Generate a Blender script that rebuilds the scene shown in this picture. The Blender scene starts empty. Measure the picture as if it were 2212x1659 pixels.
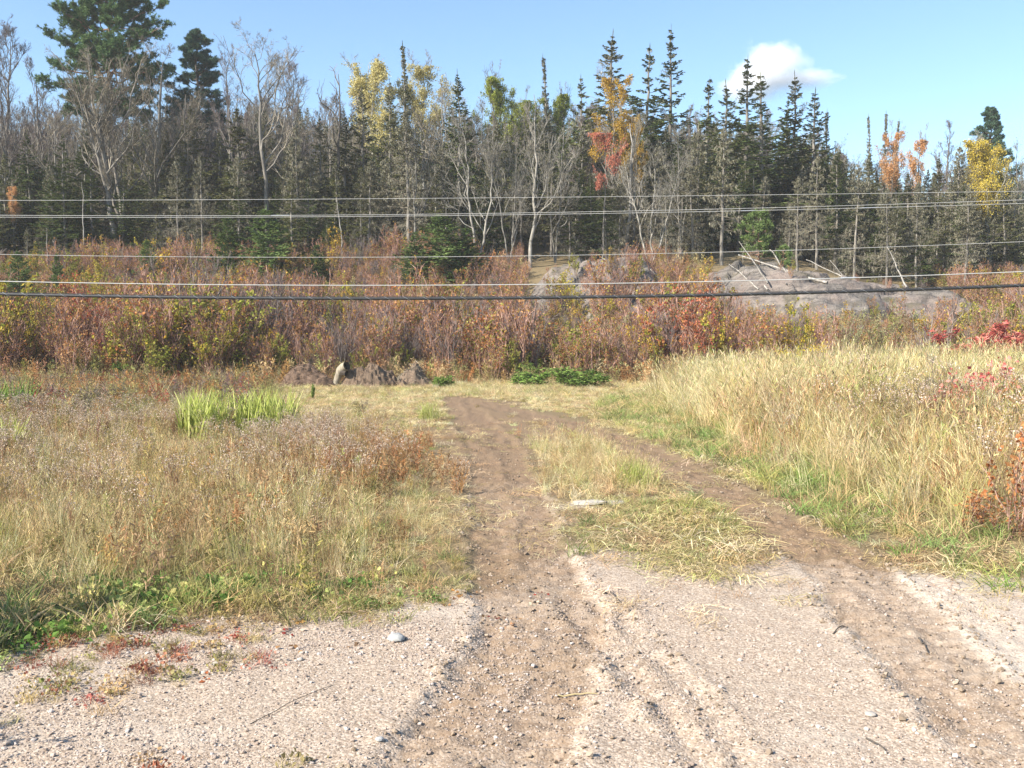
import bpy, math
import numpy as np
from mathutils import Vector

# ------------------------------------------------------------------ camera, sky, sun, exposure
scene = bpy.context.scene
COL = scene.collection
EYE = 1.65
PITCH = math.radians(3.45)
FPX = 2150.0                      # focal length in units of a 2212-wide picture
cam_d = bpy.data.cameras.new('camera')
cam_d.sensor_width = 36.0
cam_d.lens = 36.0 * FPX / 2212.0
cam_d.clip_end = 6000
cam_d.clip_start = 0.05
cam = bpy.data.objects.new('camera', cam_d)
COL.objects.link(cam)
cam.location = (0, 0, EYE)
cam.rotation_euler = (math.pi / 2 - PITCH, 0, 0)
scene.camera = cam

SUN_EL = math.radians(37)
SUN_AZ = math.radians(238)        # compass style: 0 = +Y, 90 = +X ; sun stands behind-left of the viewer
sdir = Vector((math.sin(SUN_AZ) * math.cos(SUN_EL), math.cos(SUN_AZ) * math.cos(SUN_EL), math.sin(SUN_EL)))
sun_d = bpy.data.lights.new('sun', 'SUN')
sun_d.energy = 4.9
sun_d.angle = math.radians(0.5)
sun_d.color = (1.0, 0.93, 0.82)
sun = bpy.data.objects.new('sun', sun_d)
COL.objects.link(sun)
sun.rotation_euler = (-sdir).to_track_quat('-Z', 'Y').to_euler()

w = bpy.data.worlds.new('World')
scene.world = w
w.use_nodes = True
nt = w.node_tree
nt.nodes.clear()
sky = nt.nodes.new('ShaderNodeTexSky')
sky.sky_type = 'NISHITA'
sky.sun_disc = False
sky.sun_elevation = SUN_EL
sky.sun_rotation = SUN_AZ
sky.air_density = 1.0
sky.dust_density = 0.4
sky.ozone_density = 1.8
bg = nt.nodes.new('ShaderNodeBackground')
bg.inputs['Strength'].default_value = 0.096
wo = nt.nodes.new('ShaderNodeOutputWorld')
tm_ = nt.nodes.new('ShaderNodeMix'); tm_.data_type = 'RGBA'; tm_.blend_type = 'MULTIPLY'; tm_.inputs[0].default_value = 1.0
tm_.inputs[7].default_value = (.90, 1.0, 1.05, 1)
nt.links.new(sky.outputs[0], tm_.inputs[6]); nt.links.new(tm_.outputs[2], bg.inputs[0])
nt.links.new(bg.outputs[0], wo.inputs[0])

scene.view_settings.view_transform = 'Standard'
scene.view_settings.look = 'None'
scene.view_settings.exposure = 1.26
scene.view_settings.gamma = 1.0
scene.render.engine = 'CYCLES'
cy = scene.cycles
cy.max_bounces = 6
cy.diffuse_bounces = 3
cy.glossy_bounces = 2
cy.transmission_bounces = 3
cy.transparent_max_bounces = 4
cy.volume_bounces = 5
cy.use_denoising = True
cy.denoiser = 'OPENIMAGEDENOISE'
cy.denoising_input_passes = 'RGB_ALBEDO_NORMAL'
cy.denoising_prefilter = 'ACCURATE'
cy.sample_clamp_indirect = 6.0

# ------------------------------------------------------------------ helpers: picture point -> place
CP, SP = math.cos(PITCH), math.sin(PITCH)

def ray(dx, dy):
    X = (dx - 1106.0) / FPX
    Z = -(dy - 829.5) / FPX
    return np.array([X, CP + Z * SP, -SP + Z * CP])

def G(dx, dy, z=0.0):             # ground point (x, y) seen at that spot
    d = ray(dx, dy)
    t = (z - EYE) / d[2]
    return d[0] * t, d[1] * t

def at(dx, dy, Y):                # point at distance Y seen at that spot
    d = ray(dx, dy)
    t = Y / d[1]
    return np.array([d[0] * t, Y, EYE + d[2] * t])

def poly(pts, z=0.0):
    return np.array([G(a, b, z) for a, b in pts])

# ------------------------------------------------------------------ noise
_tab = np.random.default_rng(7).random((8, 256, 256))

def vn(x, y, s=0):
    x = np.asarray(x, float); y = np.asarray(y, float)
    xi = np.floor(x).astype(int); yi = np.floor(y).astype(int)
    fx = x - xi; fy = y - yi
    fx = fx * fx * (3 - 2 * fx); fy = fy * fy * (3 - 2 * fy)
    T = _tab[s % 8]
    a = T[xi & 255, yi & 255]; b = T[(xi + 1) & 255, yi & 255]
    c = T[xi & 255, (yi + 1) & 255]; d = T[(xi + 1) & 255, (yi + 1) & 255]
    return (a * (1 - fx) + b * fx) * (1 - fy) + (c * (1 - fx) + d * fx) * fy

def fbm(x, y, o=4, s=0):
    r = 0; a = 0.5; t = 0
    for i in range(o):
        r = r + a * vn(x * 2 ** i + 17.3 * i, y * 2 ** i + 5.1 * i, s + i); t += a; a *= 0.5
    return r / t

def sst(a, b, x):
    t = np.clip((x - a) / (b - a), 0, 1)
    return t * t * (3 - 2 * t)

def in_poly(P, x, y):
    x = np.asarray(x, float); y = np.asarray(y, float)
    r = np.zeros(x.shape, bool); n = len(P); j = n - 1
    for i in range(n):
        xi, yi = P[i]; xj, yj = P[j]
        if yi != yj:
            c = ((yi > y) != (yj > y)) & (x < (xj - xi) * (y - yi) / (yj - yi) + xi)
            r ^= c
        j = i
    return r

def seg_dist(P, x, y):            # distance to polyline, signed side, arc length
    best = np.full(np.shape(x), 1e9); side = np.zeros(np.shape(x)); arc = np.zeros(np.shape(x)); acc = 0.0
    for (ax, ay), (bx, by) in zip(P[:-1], P[1:]):
        ux, uy = bx - ax, by - ay; L = math.hypot(ux, uy)
        t = np.clip(((x - ax) * ux + (y - ay) * uy) / (L * L), 0, 1)
        px = x - (ax + ux * t); py = y - (ay + uy * t)
        d = np.hypot(px, py); m = d < best
        best = np.where(m, d, best)
        side = np.where(m, np.sign(ux * py - uy * px), side)      # + = left of travel
        arc = np.where(m, acc + t * L, arc); acc += L
    return best, side, arc

# ------------------------------------------------------------------ the lie of the land
TRACK_L = poly([(930, 1800), (1040, 1640), (1120, 1500), (1150, 1400), (1155, 1300), (1125, 1180), (1095, 1080), (1080, 1000), (1050, 945), (1010, 895), (985, 858)])
TRACK_R = poly([(2360, 1800), (2190, 1600), (2050, 1470), (1930, 1330), (1790, 1200), (1640, 1110), (1500, 1035), (1370, 965), (1230, 915), (1090, 882), (985, 858)])
TRACK_S = poly([(1690, 1800), (1560, 1640), (1440, 1500), (1340, 1400), (1285, 1320)])
TRACK_T = poly([(2400, 1560), (2212, 1400), (2090, 1320), (1950, 1240)])
GRAVEL = poly([(-600, 1520), (0, 1425), (130, 1385), (260, 1352), (420, 1322), (560, 1335), (720, 1330), (860, 1310), (1010, 1290),
               (1060, 1235), (1230, 1180), (1380, 1190), (1500, 1215), (1650, 1215), (1780, 1205), (1900, 1225), (2040, 1250), (2212, 1235), (2700, 1330), (4200, 3000), (-2400, 3000)])
GRAVEL = np.vstack([GRAVEL[:-2], [(9, 2.4), (14, -8), (-14, -8), (-9, 2.4)]])
BANK_Y = [3, 6.4, 7.4, 8.7, 11.8, 15, 19.7, 22, 26]
BANK_X = [4.3, 3.45, 2.95, 2.55, 2.3, 2.1, 2.0, 2.5, 4.0]

def bank_edge(y):
    return np.interp(y, BANK_Y, BANK_X)

def land(x, y):                   # broad shape
    z = 0.06 * (fbm(x * .35, y * .35, 3, 1) - .5) * sst(4, 8, y)
    hl = np.interp(y, [-400, 26, 30, 35, 40, 45, 50, 60, 75, 100, 500], [0, 0, .2, 1.15, 2.55, 4.1, 5.2, 7.0, 10.0, 14.0, 40])
    hl = hl * (1 - 0.20 * sst(10, 18, x))
    hl = hl + .7 * (fbm(x * .16 + 9, y * .16, 3, 2) - .5) * sst(27, 36, y)
    e = x - bank_edge(y)
    b = (.30 * sst(0, 3.0, e) + .16 * sst(3, 9, e)) * sst(27, 22, y) * sst(4.0, 7.5, y)
    b = b * (0.8 + .5 * vn(x * .6, y * .6, 3))
    return z + hl + b

def rut(x, y, P, hw, depth, berm, seed):
    d, s, a = seg_dist(P, x, y)
    wob = (fbm(a * 1.3, s * 3 + seed, 3, seed) - .5) * .16 + (vn(a * 7, s * 5 + seed, seed + 1) - .5) * .06
    d = d + wob
    k = .55 + .9 * vn(a * .8, s * 2 + seed + 3, seed + 2)
    ins = sst(hw + .06, hw - .06, d)
    bm = np.exp(-((d - hw - .06) / .05) ** 2) * (.2 + 1.5 * vn(a * 4, s * 3 + 11, seed + 3) * vn(a * 9, s * 7, seed + 1))
    tread = ins * .009 * np.sin(a * 2 * math.pi / .11 + s * d * 12) * (vn(a * 1.7, d * 3, seed) > .35)
    mid = ins * .010 * np.exp(-(d / .06) ** 2) * k
    return -depth * k * ins + berm * bm + tread + mid, ins, bm

def ground(x, y):
    z = land(x, y)
    nearf = sst(30, 12, y)
    r1, i1, b1 = rut(x, y, TRACK_L, .34, .022, .010, 0)
    r2, i2, b2 = rut(x, y, TRACK_R, .27, .018, .012, 3)
    r3, i3, b3 = rut(x, y, TRACK_S, .13, .012, .014, 5)
    r4, i4, b4 = rut(x, y, TRACK_T, .13, .009, .008, 6)
    z = z + (r1 + r2 + r3 + r4) * nearf
    mudw = np.clip(i1 + 1.0 * i2 + .5 * i3 + .35 * i4, 0, 1)
    n1 = fbm(x * 9, y * 9, 3, 4); n2 = fbm(x * 30, y * 30, 2, 2)
    rough = (.013 + .036 * np.clip(mudw + b1 + b2 + b3, 0, 1)) * nearf
    z = z + rough * (n1 - .5) + .35 * rough * (n2 - .5) * sst(14, 8, y)
    # ripples of older wheel passes on the gravel
    z = z + .012 * (fbm((x * .9 + y * .5) * 2.2, (y - x * .45) * .5, 3, 6) - .5) * sst(8, 5.5, y)
    return z, mudw, np.clip(b1 + b2 + b3 + b4, 0, 1)

# ------------------------------------------------------------------ mesh building
def norm(v):
    return v / np.maximum(np.linalg.norm(v, axis=-1, keepdims=True), 1e-9)

class MB:
    def __init__(self): self.V = []; self.F = []; self.M = []; self.A = []; self.n = 0
    def add(self, V, F, mat=0, var=None, rng=None):
        V = np.asarray(V, np.float32).reshape(-1, 3); F = np.asarray(F, np.int32).reshape(-1, 4)
        if len(F) == 0: return
        self.V.append(V); self.F.append(F + self.n); self.n += len(V)
        self.M.append(np.full(len(F), mat, np.int32))
        if var is None: var = (rng or RNG).random(len(F))
        self.A.append(np.broadcast_to(np.asarray(var, np.float32), (len(F),)))
    def tubes(self, P, R, S=5, mat=0, var=None):
        P = np.asarray(P, float); N, K, _ = P.shape
        if N == 0: return
        R = np.broadcast_to(np.asarray(R, float), (N, K))
        T = norm(np.gradient(P, axis=1)); mt = norm(T.mean(1))
        ref = np.where(np.abs(mt[:, 2:3]) < .85, np.array([[0, 0, 1.]]), np.array([[1., 0, 0]]))[:, None, :]
        U = norm(np.cross(T, np.broadcast_to(ref, T.shape))); W = np.cross(T, U)
        a = np.arange(S) * 2 * math.pi / S
        V = P[:, :, None] + R[:, :, None, None] * (np.cos(a)[:, None] * U[:, :, None] + np.sin(a)[:, None] * W[:, :, None])
        i = np.arange(N)[:, None, None] * K * S; k = np.arange(K - 1)[None, :, None] * S; s = np.arange(S)[None, None]
        s2 = (s + 1) % S
        F = np.stack([i + k + s, i + k + s2, i + k + S + s2, i + k + S + s], -1).reshape(-1, 4)
        if var is None: var = np.repeat(RNG.random(N), (K - 1) * S)
        self.add(V, F, mat, var)
    def ribbons(self, P, Wd, mat=0, var=None, side=None):
        P = np.asarray(P, float); N, K, _ = P.shape
        if N == 0: return
        Wd = np.broadcast_to(np.asarray(Wd, float), (N, K))
        T = norm(np.gradient(P, axis=1))
        if side is None: side = RNG.normal(size=(N, 1, 3))
        sd = norm(np.cross(T, np.broadcast_to(side, T.shape)))
        V = np.stack([P - sd * Wd[..., None] * .5, P + sd * Wd[..., None] * .5], 2)
        i = np.arange(N)[:, None] * K * 2; k = np.arange(K - 1)[None] * 2
        F = np.stack([i + k, i + k + 1, i + k + 3, i + k + 2], -1).reshape(-1, 4)
        if var is None: var = np.repeat(RNG.random(N), K - 1)
        self.add(V, F, mat, var)
    def leaves(self, C, size, mat=0, asp=.65, var=None, up=0.0):
        C = np.asarray(C, float); N = len(C)
        if N == 0: return
        a = norm(RNG.normal(size=(N, 3))); b = RNG.normal(size=(N, 3)); b[:, 2] *= (1 - up); a[:, 2] *= (1 - up)
        a = norm(a); b = norm(b - a * (a * b).sum(-1, keepdims=True))
        s = np.broadcast_to(np.asarray(size, float), (N,))[:, None]
        n = np.cross(a, b) * s * .12
        V = np.stack([C - a * s * .5, C + b * s * asp * .5 + n, C + a * s * .5, C - b * s * asp * .5 + n], 1)
        F = np.arange(N * 4).reshape(N, 4)
        self.add(V, F, mat, var)
    def mesh(self, name, mats, smooth=False):
        me = bpy.data.meshes.new(name)
        V = np.concatenate(self.V); F = np.concatenate(self.F)
        return raw_mesh(me, V, F, mats, np.concatenate(self.M), np.concatenate(self.A), smooth)

def raw_mesh(me, V, F, mats, mi=None, var=None, smooth=False):
    k = F.shape[1]
    me.vertices.add(len(V)); me.vertices.foreach_set('co', np.ascontiguousarray(V, np.float32).ravel())
    me.loops.add(F.size); me.loops.foreach_set('vertex_index', np.ascontiguousarray(F, np.int32).ravel())
    me.polygons.add(len(F)); me.polygons.foreach_set('loop_start', np.arange(len(F), dtype=np.int32) * k)
    for m in mats: me.materials.append(m)
    if mi is not None: me.polygons.foreach_set('material_index', np.ascontiguousarray(mi, np.int32))
    me.polygons.foreach_set('use_smooth', np.full(len(F), bool(smooth)))
    me.update(calc_edges=True)
    if var is not None:
        at_ = me.attributes.new('var', 'FLOAT', 'FACE'); at_.data.foreach_set('value', np.ascontiguousarray(var, np.float32))
    return me

RNG = np.random.default_rng(11)

def put(name, me, parent=None, loc=None, label=None, cat=None, group=None, kind=None):
    o = bpy.data.objects.new(name, me); COL.objects.link(o)
    if parent is not None: o.parent = parent
    if loc is not None: o.location = loc
    tag(o, label, cat, group, kind)
    return o

def tag(o, label=None, cat=None, group=None, kind=None):
    for k, v in (('label', label), ('category', cat), ('group', group), ('kind', kind)):
        if v: o[k] = v

# ------------------------------------------------------------------ materials
def nodes(name):
    m = bpy.data.materials.new(name); m.use_nodes = True
    n = m.node_tree; n.nodes.clear()
    return m, n, n.nodes.new('ShaderNodeOutputMaterial')

def mixc(n, fac, a, b, mode='MIX'):
    x = n.nodes.new('ShaderNodeMix'); x.data_type = 'RGBA'; x.blend_type = mode
    for sock, v in ((x.inputs[0], fac), (x.inputs[6], a), (x.inputs[7], b)):
        if hasattr(v, 'is_output') or isinstance(v, bpy.types.NodeSocket): n.links.new(v, sock)
        else: sock.default_value = v if not isinstance(v, tuple) else (v + (1,) if len(v) == 3 else v)
    return x.outputs[2]

def mth(n, op, a, b=None, clamp=False):
    x = n.nodes.new('ShaderNodeMath'); x.operation = op; x.use_clamp = clamp
    for i, v in enumerate((a, b)):
        if v is None: continue
        if isinstance(v, bpy.types.NodeSocket): n.links.new(v, x.inputs[i])
        else: x.inputs[i].default_value = v
    return x.outputs[0]

def ramp(n, fac, stops):
    r = n.nodes.new('ShaderNodeValToRGB'); n.links.new(fac, r.inputs[0])
    e = r.color_ramp.elements
    while len(e) < len(stops): e.new(0.5)
    for el, (p, c) in zip(e, stops): el.position = p; el.color = (*c, 1)
    return r.outputs[0]

def noise(n, scale, detail=3, rough=.55, vec=None):
    x = n.nodes.new('ShaderNodeTexNoise'); x.inputs['Scale'].default_value = scale
    x.inputs['Detail'].default_value = detail; x.inputs['Roughness'].default_value = rough
    if vec is not None: n.links.new(vec, x.inputs['Vector'])
    return x.outputs[0]

def attr(n, name, typ='GEOMETRY'):
    a = n.nodes.new('ShaderNodeAttribute'); a.attribute_name = name; a.attribute_type = typ
    return a

def foliage(name, stops, transl=.3, objvar=.35, tint=False, gloss=0.0):
    m, n, out = nodes(name)
    v = attr(n, 'var').outputs['Fac']
    c = ramp(n, v, stops)
    oi = n.nodes.new('ShaderNodeObjectInfo')
    br = mth(n, 'ADD', mth(n, 'MULTIPLY', oi.outputs['Random'], objvar), 1 - objvar * .5)
    hs = n.nodes.new('ShaderNodeHueSaturation'); n.links.new(c, hs.inputs['Color']); n.links.new(br, hs.inputs['Value'])
    c = hs.outputs[0]
    if tint: c = mixc(n, 1.0, c, attr(n, 'tint', 'INSTANCER').outputs['Color'], 'MULTIPLY')
    d = n.nodes.new('ShaderNodeBsdfDiffuse'); n.links.new(c, d.inputs[0])
    sh = d.outputs[0]
    if transl > 0:
        t = n.nodes.new('ShaderNodeBsdfTranslucent'); n.links.new(c, t.inputs[0])
        mx = n.nodes.new('ShaderNodeMixShader'); mx.inputs[0].default_value = transl
        n.links.new(sh, mx.inputs[1]); n.links.new(t.outputs[0], mx.inputs[2]); sh = mx.outputs[0]
    if gloss > 0:
        g = n.nodes.new('ShaderNodeBsdfGlossy'); g.inputs['Roughness'].default_value = .45; g.inputs[0].default_value = (.9, .9, .85, 1)
        mx = n.nodes.new('ShaderNodeMixShader'); mx.inputs[0].default_value = gloss
        n.links.new(sh, mx.inputs[1]); n.links.new(g.outputs[0], mx.inputs[2]); sh = mx.outputs[0]
    n.links.new(sh, out.inputs[0])
    return m

def bark(name, a, b, scale=6, patch=None):
    m, n, out = nodes(name)
    tc = n.nodes.new('ShaderNodeTexCoord')
    mp = n.nodes.new('ShaderNodeMapping'); mp.inputs['Scale'].default_value = (1, 1, .35); n.links.new(tc.outputs['Object'], mp.inputs[0])
    f = noise(n, scale, 5, .65, mp.outputs[0])
    c = ramp(n, f, [(.32, a), (.66, b)])
    if patch:
        f2 = noise(n, 2.2, 3, .6, tc.outputs['Object'])
        c = mixc(n, ramp(n, f2, [(.5, (0, 0, 0)), (.6, (1, 1, 1))]), c, patch)
    oi = n.nodes.new('ShaderNodeObjectInfo')
    hs = n.nodes.new('ShaderNodeHueSaturation'); n.links.new(c, hs.inputs['Color'])
    n.links.new(mth(n, 'ADD', mth(n, 'MULTIPLY', oi.outputs['Random'], .4), .8), hs.inputs['Value'])
    b_ = n.nodes.new('ShaderNodeBsdfPrincipled'); n.links.new(hs.outputs[0], b_.inputs['Base Color']); b_.inputs['Roughness'].default_value = .9
    bp = n.nodes.new('ShaderNodeBump'); bp.inputs['Strength'].default_value = .5; bp.inputs['Distance'].default_value = .02
    n.links.new(f, bp.inputs['Height']); n.links.new(bp.outputs[0], b_.inputs['Normal'])
    n.links.new(b_.outputs[0], out.inputs[0])
    return m

M = {}
M['needle_dark'] = foliage('needle_dark', [(0, (.045, .066, .022)), (.5, (.10, .132, .044)), (1, (.19, .215, .085))], .28)
M['needle_olive'] = foliage('needle_olive', [(0, (.072, .080, .030)), (.5, (.16, .165, .064)), (1, (.28, .275, .12))], .28)
M['needle_grey'] = foliage('needle_grey', [(0, (.085, .080, .048)), (.5, (.19, .175, .105)), (1, (.31, .285, .18))], .25)
M['lichen'] = foliage('lichen', [(0, (.14, .13, .09)), (.5, (.25, .235, .165)), (1, (.36, .345, .25))], .15)
M['needle_young'] = foliage('needle_young', [(0, (0.060, 0.090, 0.029)), (.5, (0.132, 0.186, 0.058)), (1, (0.216, 0.288, 0.102))], .15)
M['needle_pine'] = foliage('needle_pine', [(0, (.036, .070, .028)), (.5, (.085, .145, .055)), (1, (.17, .23, .095))], .15)
M['needle_white_pine'] = foliage('needle_white_pine', [(0, (.038, .075, .05)), (.5, (.085, .15, .095)), (1, (.17, .25, .155))], .15)
M['twig_grey'] = foliage('twig_grey', [(0, (.11, .092, .068)), (.5, (.20, .172, .13)), (1, (.32, .28, .215))], 0)
M['twig_purple'] = foliage('twig_purple', [(0, (.09, .07, .068)), (.5, (.155, .125, .115)), (1, (.25, .21, .185))], 0)
M['twig_pale'] = foliage('twig_pale', [(0, (0.130, 0.119, 0.097)), (.5, (0.202, 0.184, 0.151)), (1, (0.302, 0.281, 0.238))], 0)
M['twig_red'] = foliage('twig_red', [(0, (0.138, 0.072, 0.057)), (.5, (0.287, 0.167, 0.129)), (1, (0.460, 0.299, 0.241))], 0)
M['twig_brown'] = foliage('twig_brown', [(0, (0.091, 0.058, 0.039)), (.5, (0.169, 0.111, 0.072)), (1, (0.299, 0.208, 0.143))], 0)
M['bark_grey'] = bark('bark_grey', (.08, .07, .058), (.25, .225, .19))
M['bark_dark'] = bark('bark_dark', (.035, .028, .022), (.12, .10, .08))
M['bark_pale'] = bark('bark_pale', (.11, .10, .085), (.32, .295, .25), 8, (.09, .083, .07))
M['bark_red'] = bark('bark_red', (.09, .05, .035), (.30, .17, .11), 5)
M['bark_birch'] = bark('bark_birch', (.28, .26, .23), (.62, .59, .53), 9, (.16, .14, .12))
M['dead_wood'] = bark('dead_wood', (.13, .115, .095), (.36, .335, .295), 12)
M['leaf_yellow'] = foliage('leaf_yellow', [(0, (0.230, 0.184, 0.029)), (.5, (0.460, 0.356, 0.052)), (1, (0.667, 0.529, 0.115))], .4)
M['leaf_pale'] = foliage('leaf_pale', [(0, (.32, .27, .10)), (.5, (.48, .42, .17)), (1, (.64, .57, .28))], .4)
M['leaf_scarlet'] = foliage('leaf_scarlet', [(0, (.32, .10, .07)), (.5, (.50, .17, .11)), (1, (.62, .30, .20))], .4)
M['leaf_gold'] = foliage('leaf_gold', [(0, (0.269, 0.146, 0.022)), (.5, (0.504, 0.302, 0.039)), (1, (0.672, 0.470, 0.101))], .4)
M['leaf_lime'] = foliage('leaf_lime', [(0, (0.138, 0.163, 0.025)), (.5, (0.275, 0.312, 0.050)), (1, (0.450, 0.475, 0.100))], .4)
M['leaf_orange'] = foliage('leaf_orange', [(0, (.34, .16, .06)), (.5, (.52, .28, .12)), (1, (.66, .42, .22))], .4)
M['leaf_red'] = foliage('leaf_red', [(0, (.20, .045, .03)), (.5, (.42, .11, .065)), (1, (.56, .22, .12))], .35)
M['leaf_crimson'] = foliage('leaf_crimson', [(0, (.32, .06, .055)), (.5, (.62, .155, .135)), (1, (.75, .30, .25))], .35)
M['leaf_rust'] = foliage('leaf_rust', [(0, (.22, .080, .035)), (.5, (.40, .16, .062)), (1, (.56, .30, .12))], .38)
M['leaf_olive'] = foliage('leaf_olive', [(0, (0.130, 0.130, 0.034)), (.5, (0.273, 0.254, 0.058)), (1, (0.468, 0.429, 0.117))], .38)
M['leaf_green'] = foliage('leaf_green', [(0, (.09, .15, .035)), (.5, (.19, .29, .065)), (1, (.32, .43, .12))], .38)
M['leaf_willow'] = foliage('leaf_willow', [(0, (.17, .17, .07)), (.5, (.30, .30, .14)), (1, (.46, .46, .27))], .35)
M['grass'] = foliage('grass', [(0, (.62, .62, .62)), (.5, (.95, .95, .95)), (1, (1.3, 1.3, 1.3))], .33, .3, True)
M['fluff'] = foliage('fluff', [(0, (.34, .255, .20)), (.5, (.48, .38, .30)), (1, (.64, .54, .44))], .25, .3)
M['reed'] = foliage('reed', [(0, (.22, .26, .055)), (.5, (.38, .42, .11)), (1, (.56, .57, .22))], .35, .2)
M['straw'] = foliage('straw', [(0, (.26, .20, .10)), (.5, (.42, .34, .18)), (1, (.58, .50, .30))], .25, .3)
M['flower_yellow'] = foliage('flower_yellow', [(0, (.42, .30, .02)), (.5, (.62, .47, .03)), (1, (.78, .62, .08))], .3, .2)

def mat_ground():
    m, n, out = nodes('ground')
    tc = n.nodes.new('ShaderNodeTexCoord'); P = tc.outputs['Object']
    zn = attr(n, 'zone'); sep = n.nodes.new('ShaderNodeSeparateColor'); n.links.new(zn.outputs['Color'], sep.inputs[0])
    grav, mud, pale = sep.outputs[0], sep.outputs[1], sep.outputs[2]
    vo = n.nodes.new('ShaderNodeTexVoronoi'); vo.inputs['Scale'].default_value = 95; n.links.new(P, vo.inputs['Vector'])
    vo2 = n.nodes.new('ShaderNodeTexVoronoi'); vo2.inputs['Scale'].default_value = 42; n.links.new(P, vo2.inputs['Vector'])
    sepv = n.nodes.new('ShaderNodeSeparateColor'); n.links.new(vo.outputs['Color'], sepv.inputs[0])
    fine = noise(n, 60, 4, .7, P); mid = noise(n, 5, 4, .6, P); big = noise(n, .9, 3, .55, P)
    gcol = ramp(n, sepv.outputs[0], [(0, (.18, .132, .092)), (.3, (.31, .24, .178)), (.75, (.40, .322, .248)), (1, (.54, .455, .37))])
    gcol = mixc(n, mth(n, 'MULTIPLY', mid, .45), gcol, (.355, .28, .22))
    gcol = mixc(n, pale, gcol, mixc(n, fine, (.42, .36, .295), (.51, .45, .38)))
    mcol = ramp(n, fine, [(.25, (.105, .07, .04)), (.5, (.19, .132, .08)), (.8, (.28, .205, .135))])
    mcol = mixc(n, mth(n, 'MULTIPLY', big, .7), mcol, (.215, .14, .095))
    scol = ramp(n, fine, [(.25, (.10, .075, .04)), (.55, (.19, .145, .08)), (.85, (.30, .24, .14))])
    col = mixc(n, ramp(n, mth(n, 'ADD', grav, mth(n, 'MULTIPLY', mth(n, 'SUBTRACT', noise(n, 14, 5, .7, P), .5), 1.3)), [(.30, (0, 0, 0)), (.70, (1, 1, 1))]), scol, gcol)
    mf = mth(n, 'ADD', mud, mth(n, 'MULTIPLY', mth(n, 'SUBTRACT', noise(n, 11, 5, .7, P), .5), .9))
    col = mixc(n, ramp(n, mf, [(.25, (0, 0, 0)), (.95, (1, 1, 1))]), col, mcol)
    b = n.nodes.new('ShaderNodeBsdfPrincipled'); n.links.new(col, b.inputs['Base Color']); b.inputs['Roughness'].default_value = .95
    b.inputs['Specular IOR Level'].default_value = .15
    h = mth(n, 'ADD', mth(n, 'MULTIPLY', mth(n, 'SUBTRACT', .6, vo.outputs['Distance']), .5), mth(n, 'ADD', fine, mth(n, 'MULTIPLY', vo2.outputs['Distance'], -.6)))
    bp = n.nodes.new('ShaderNodeBump'); bp.inputs['Strength'].default_value = .55; bp.inputs['Distance'].default_value = .010
    n.links.new(h, bp.inputs['Height']); n.links.new(bp.outputs[0], b.inputs['Normal'])
    n.links.new(b.outputs[0], out.inputs[0])
    return m

def mat_stone(name, stops, scale=30, bump=.4):
    m, n, out = nodes(name)
    tc = n.nodes.new('ShaderNodeTexCoord'); oi = n.nodes.new('ShaderNodeObjectInfo')
    f = noise(n, scale, 4, .6, tc.outputs['Object'])
    c = ramp(n, mth(n, 'ADD', mth(n, 'MULTIPLY', oi.outputs['Random'], .75), mth(n, 'MULTIPLY', f, .3)), stops)
    b = n.nodes.new('ShaderNodeBsdfPrincipled'); n.links.new(c, b.inputs['Base Color']); b.inputs['Roughness'].default_value = .9
    bp = n.nodes.new('ShaderNodeBump'); bp.inputs['Strength'].default_value = bump; bp.inputs['Distance'].default_value = .01
    n.links.new(f, bp.inputs['Height']); n.links.new(bp.outputs[0], b.inputs['Normal'])
    n.links.new(b.outputs[0], out.inputs[0])
    return m

M['pebble'] = mat_stone('pebble', [(0, (.20, .15, .12)), (.35, (.33, .255, .20)), (.7, (.42, .335, .275)), (.95, (.52, .47, .43)), (1, (.60, .57, .54))])
M['clod'] = mat_stone('clod', [(0, (.16, .115, .075)), (.5, (.26, .195, .135)), (1, (.36, .285, .215))])
M['stone_grey'] = mat_stone('stone_grey', [(0, (.30, .30, .285)), (1, (.42, .41, .39))], 14)
M['stone_white'] = mat_stone('stone_white', [(0, (.36, .32, .275)), (1, (.46, .42, .365))], 14)

# ------------------------------------------------------------------ ground sheet
def axis(d0, d1, step, g1, far1, g0, far0):
    mid = np.arange(d0, d1, step)
    up = [mid[-1]]; s = step
    while up[-1] < far1:
        s *= g1(up[-1]) if callable(g1) else g1; up.append(up[-1] + s)
    dn = [mid[0]]; s = step
    while dn[-1] > far0:
        s *= g0; dn.append(dn[-1] - s)
    return np.concatenate([np.array(dn[1:])[::-1], mid, np.array(up[1:])])

gx = axis(-4.4, 4.6, .02, 1.045, 150, 1.045, -150)
gy = axis(3.3, 8.8, .02, lambda v: 1.018 if v < 60 else 1.12, 190, 1.10, -70)
XX, YY = np.meshgrid(gx, gy)
ZZ, MUD, BERM = ground(XX, YY)
nx, ny = len(gx), len(gy)
wx = XX + (fbm(XX * 1.1, YY * 1.1, 3, 3) - .5) * .7; wy = YY + (fbm(XX * 1.1 + 40, YY * 1.1, 3, 5) - .5) * .7
def soft(P, r=.22):
    return sum(in_poly(P, wx + r * a, wy + r * b).astype(float) for a, b in ((0, 0), (1, 0), (-1, 0), (0, 1), (0, -1), (.5, .5), (-.5, .5), (.5, -.5), (-.5, -.5))) / 9
GR = soft(GRAVEL)
BARE2 = poly([(985, 1130), (1010, 1050), (1190, 1040), (1240, 1090), (1370, 1085), (1350, 1100), (1230, 1108), (1200, 1190), (1010, 1200)])
SAND = poly([(1215, 1096), (1260, 1084), (1360, 1083), (1340, 1094), (1240, 1101)])
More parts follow.
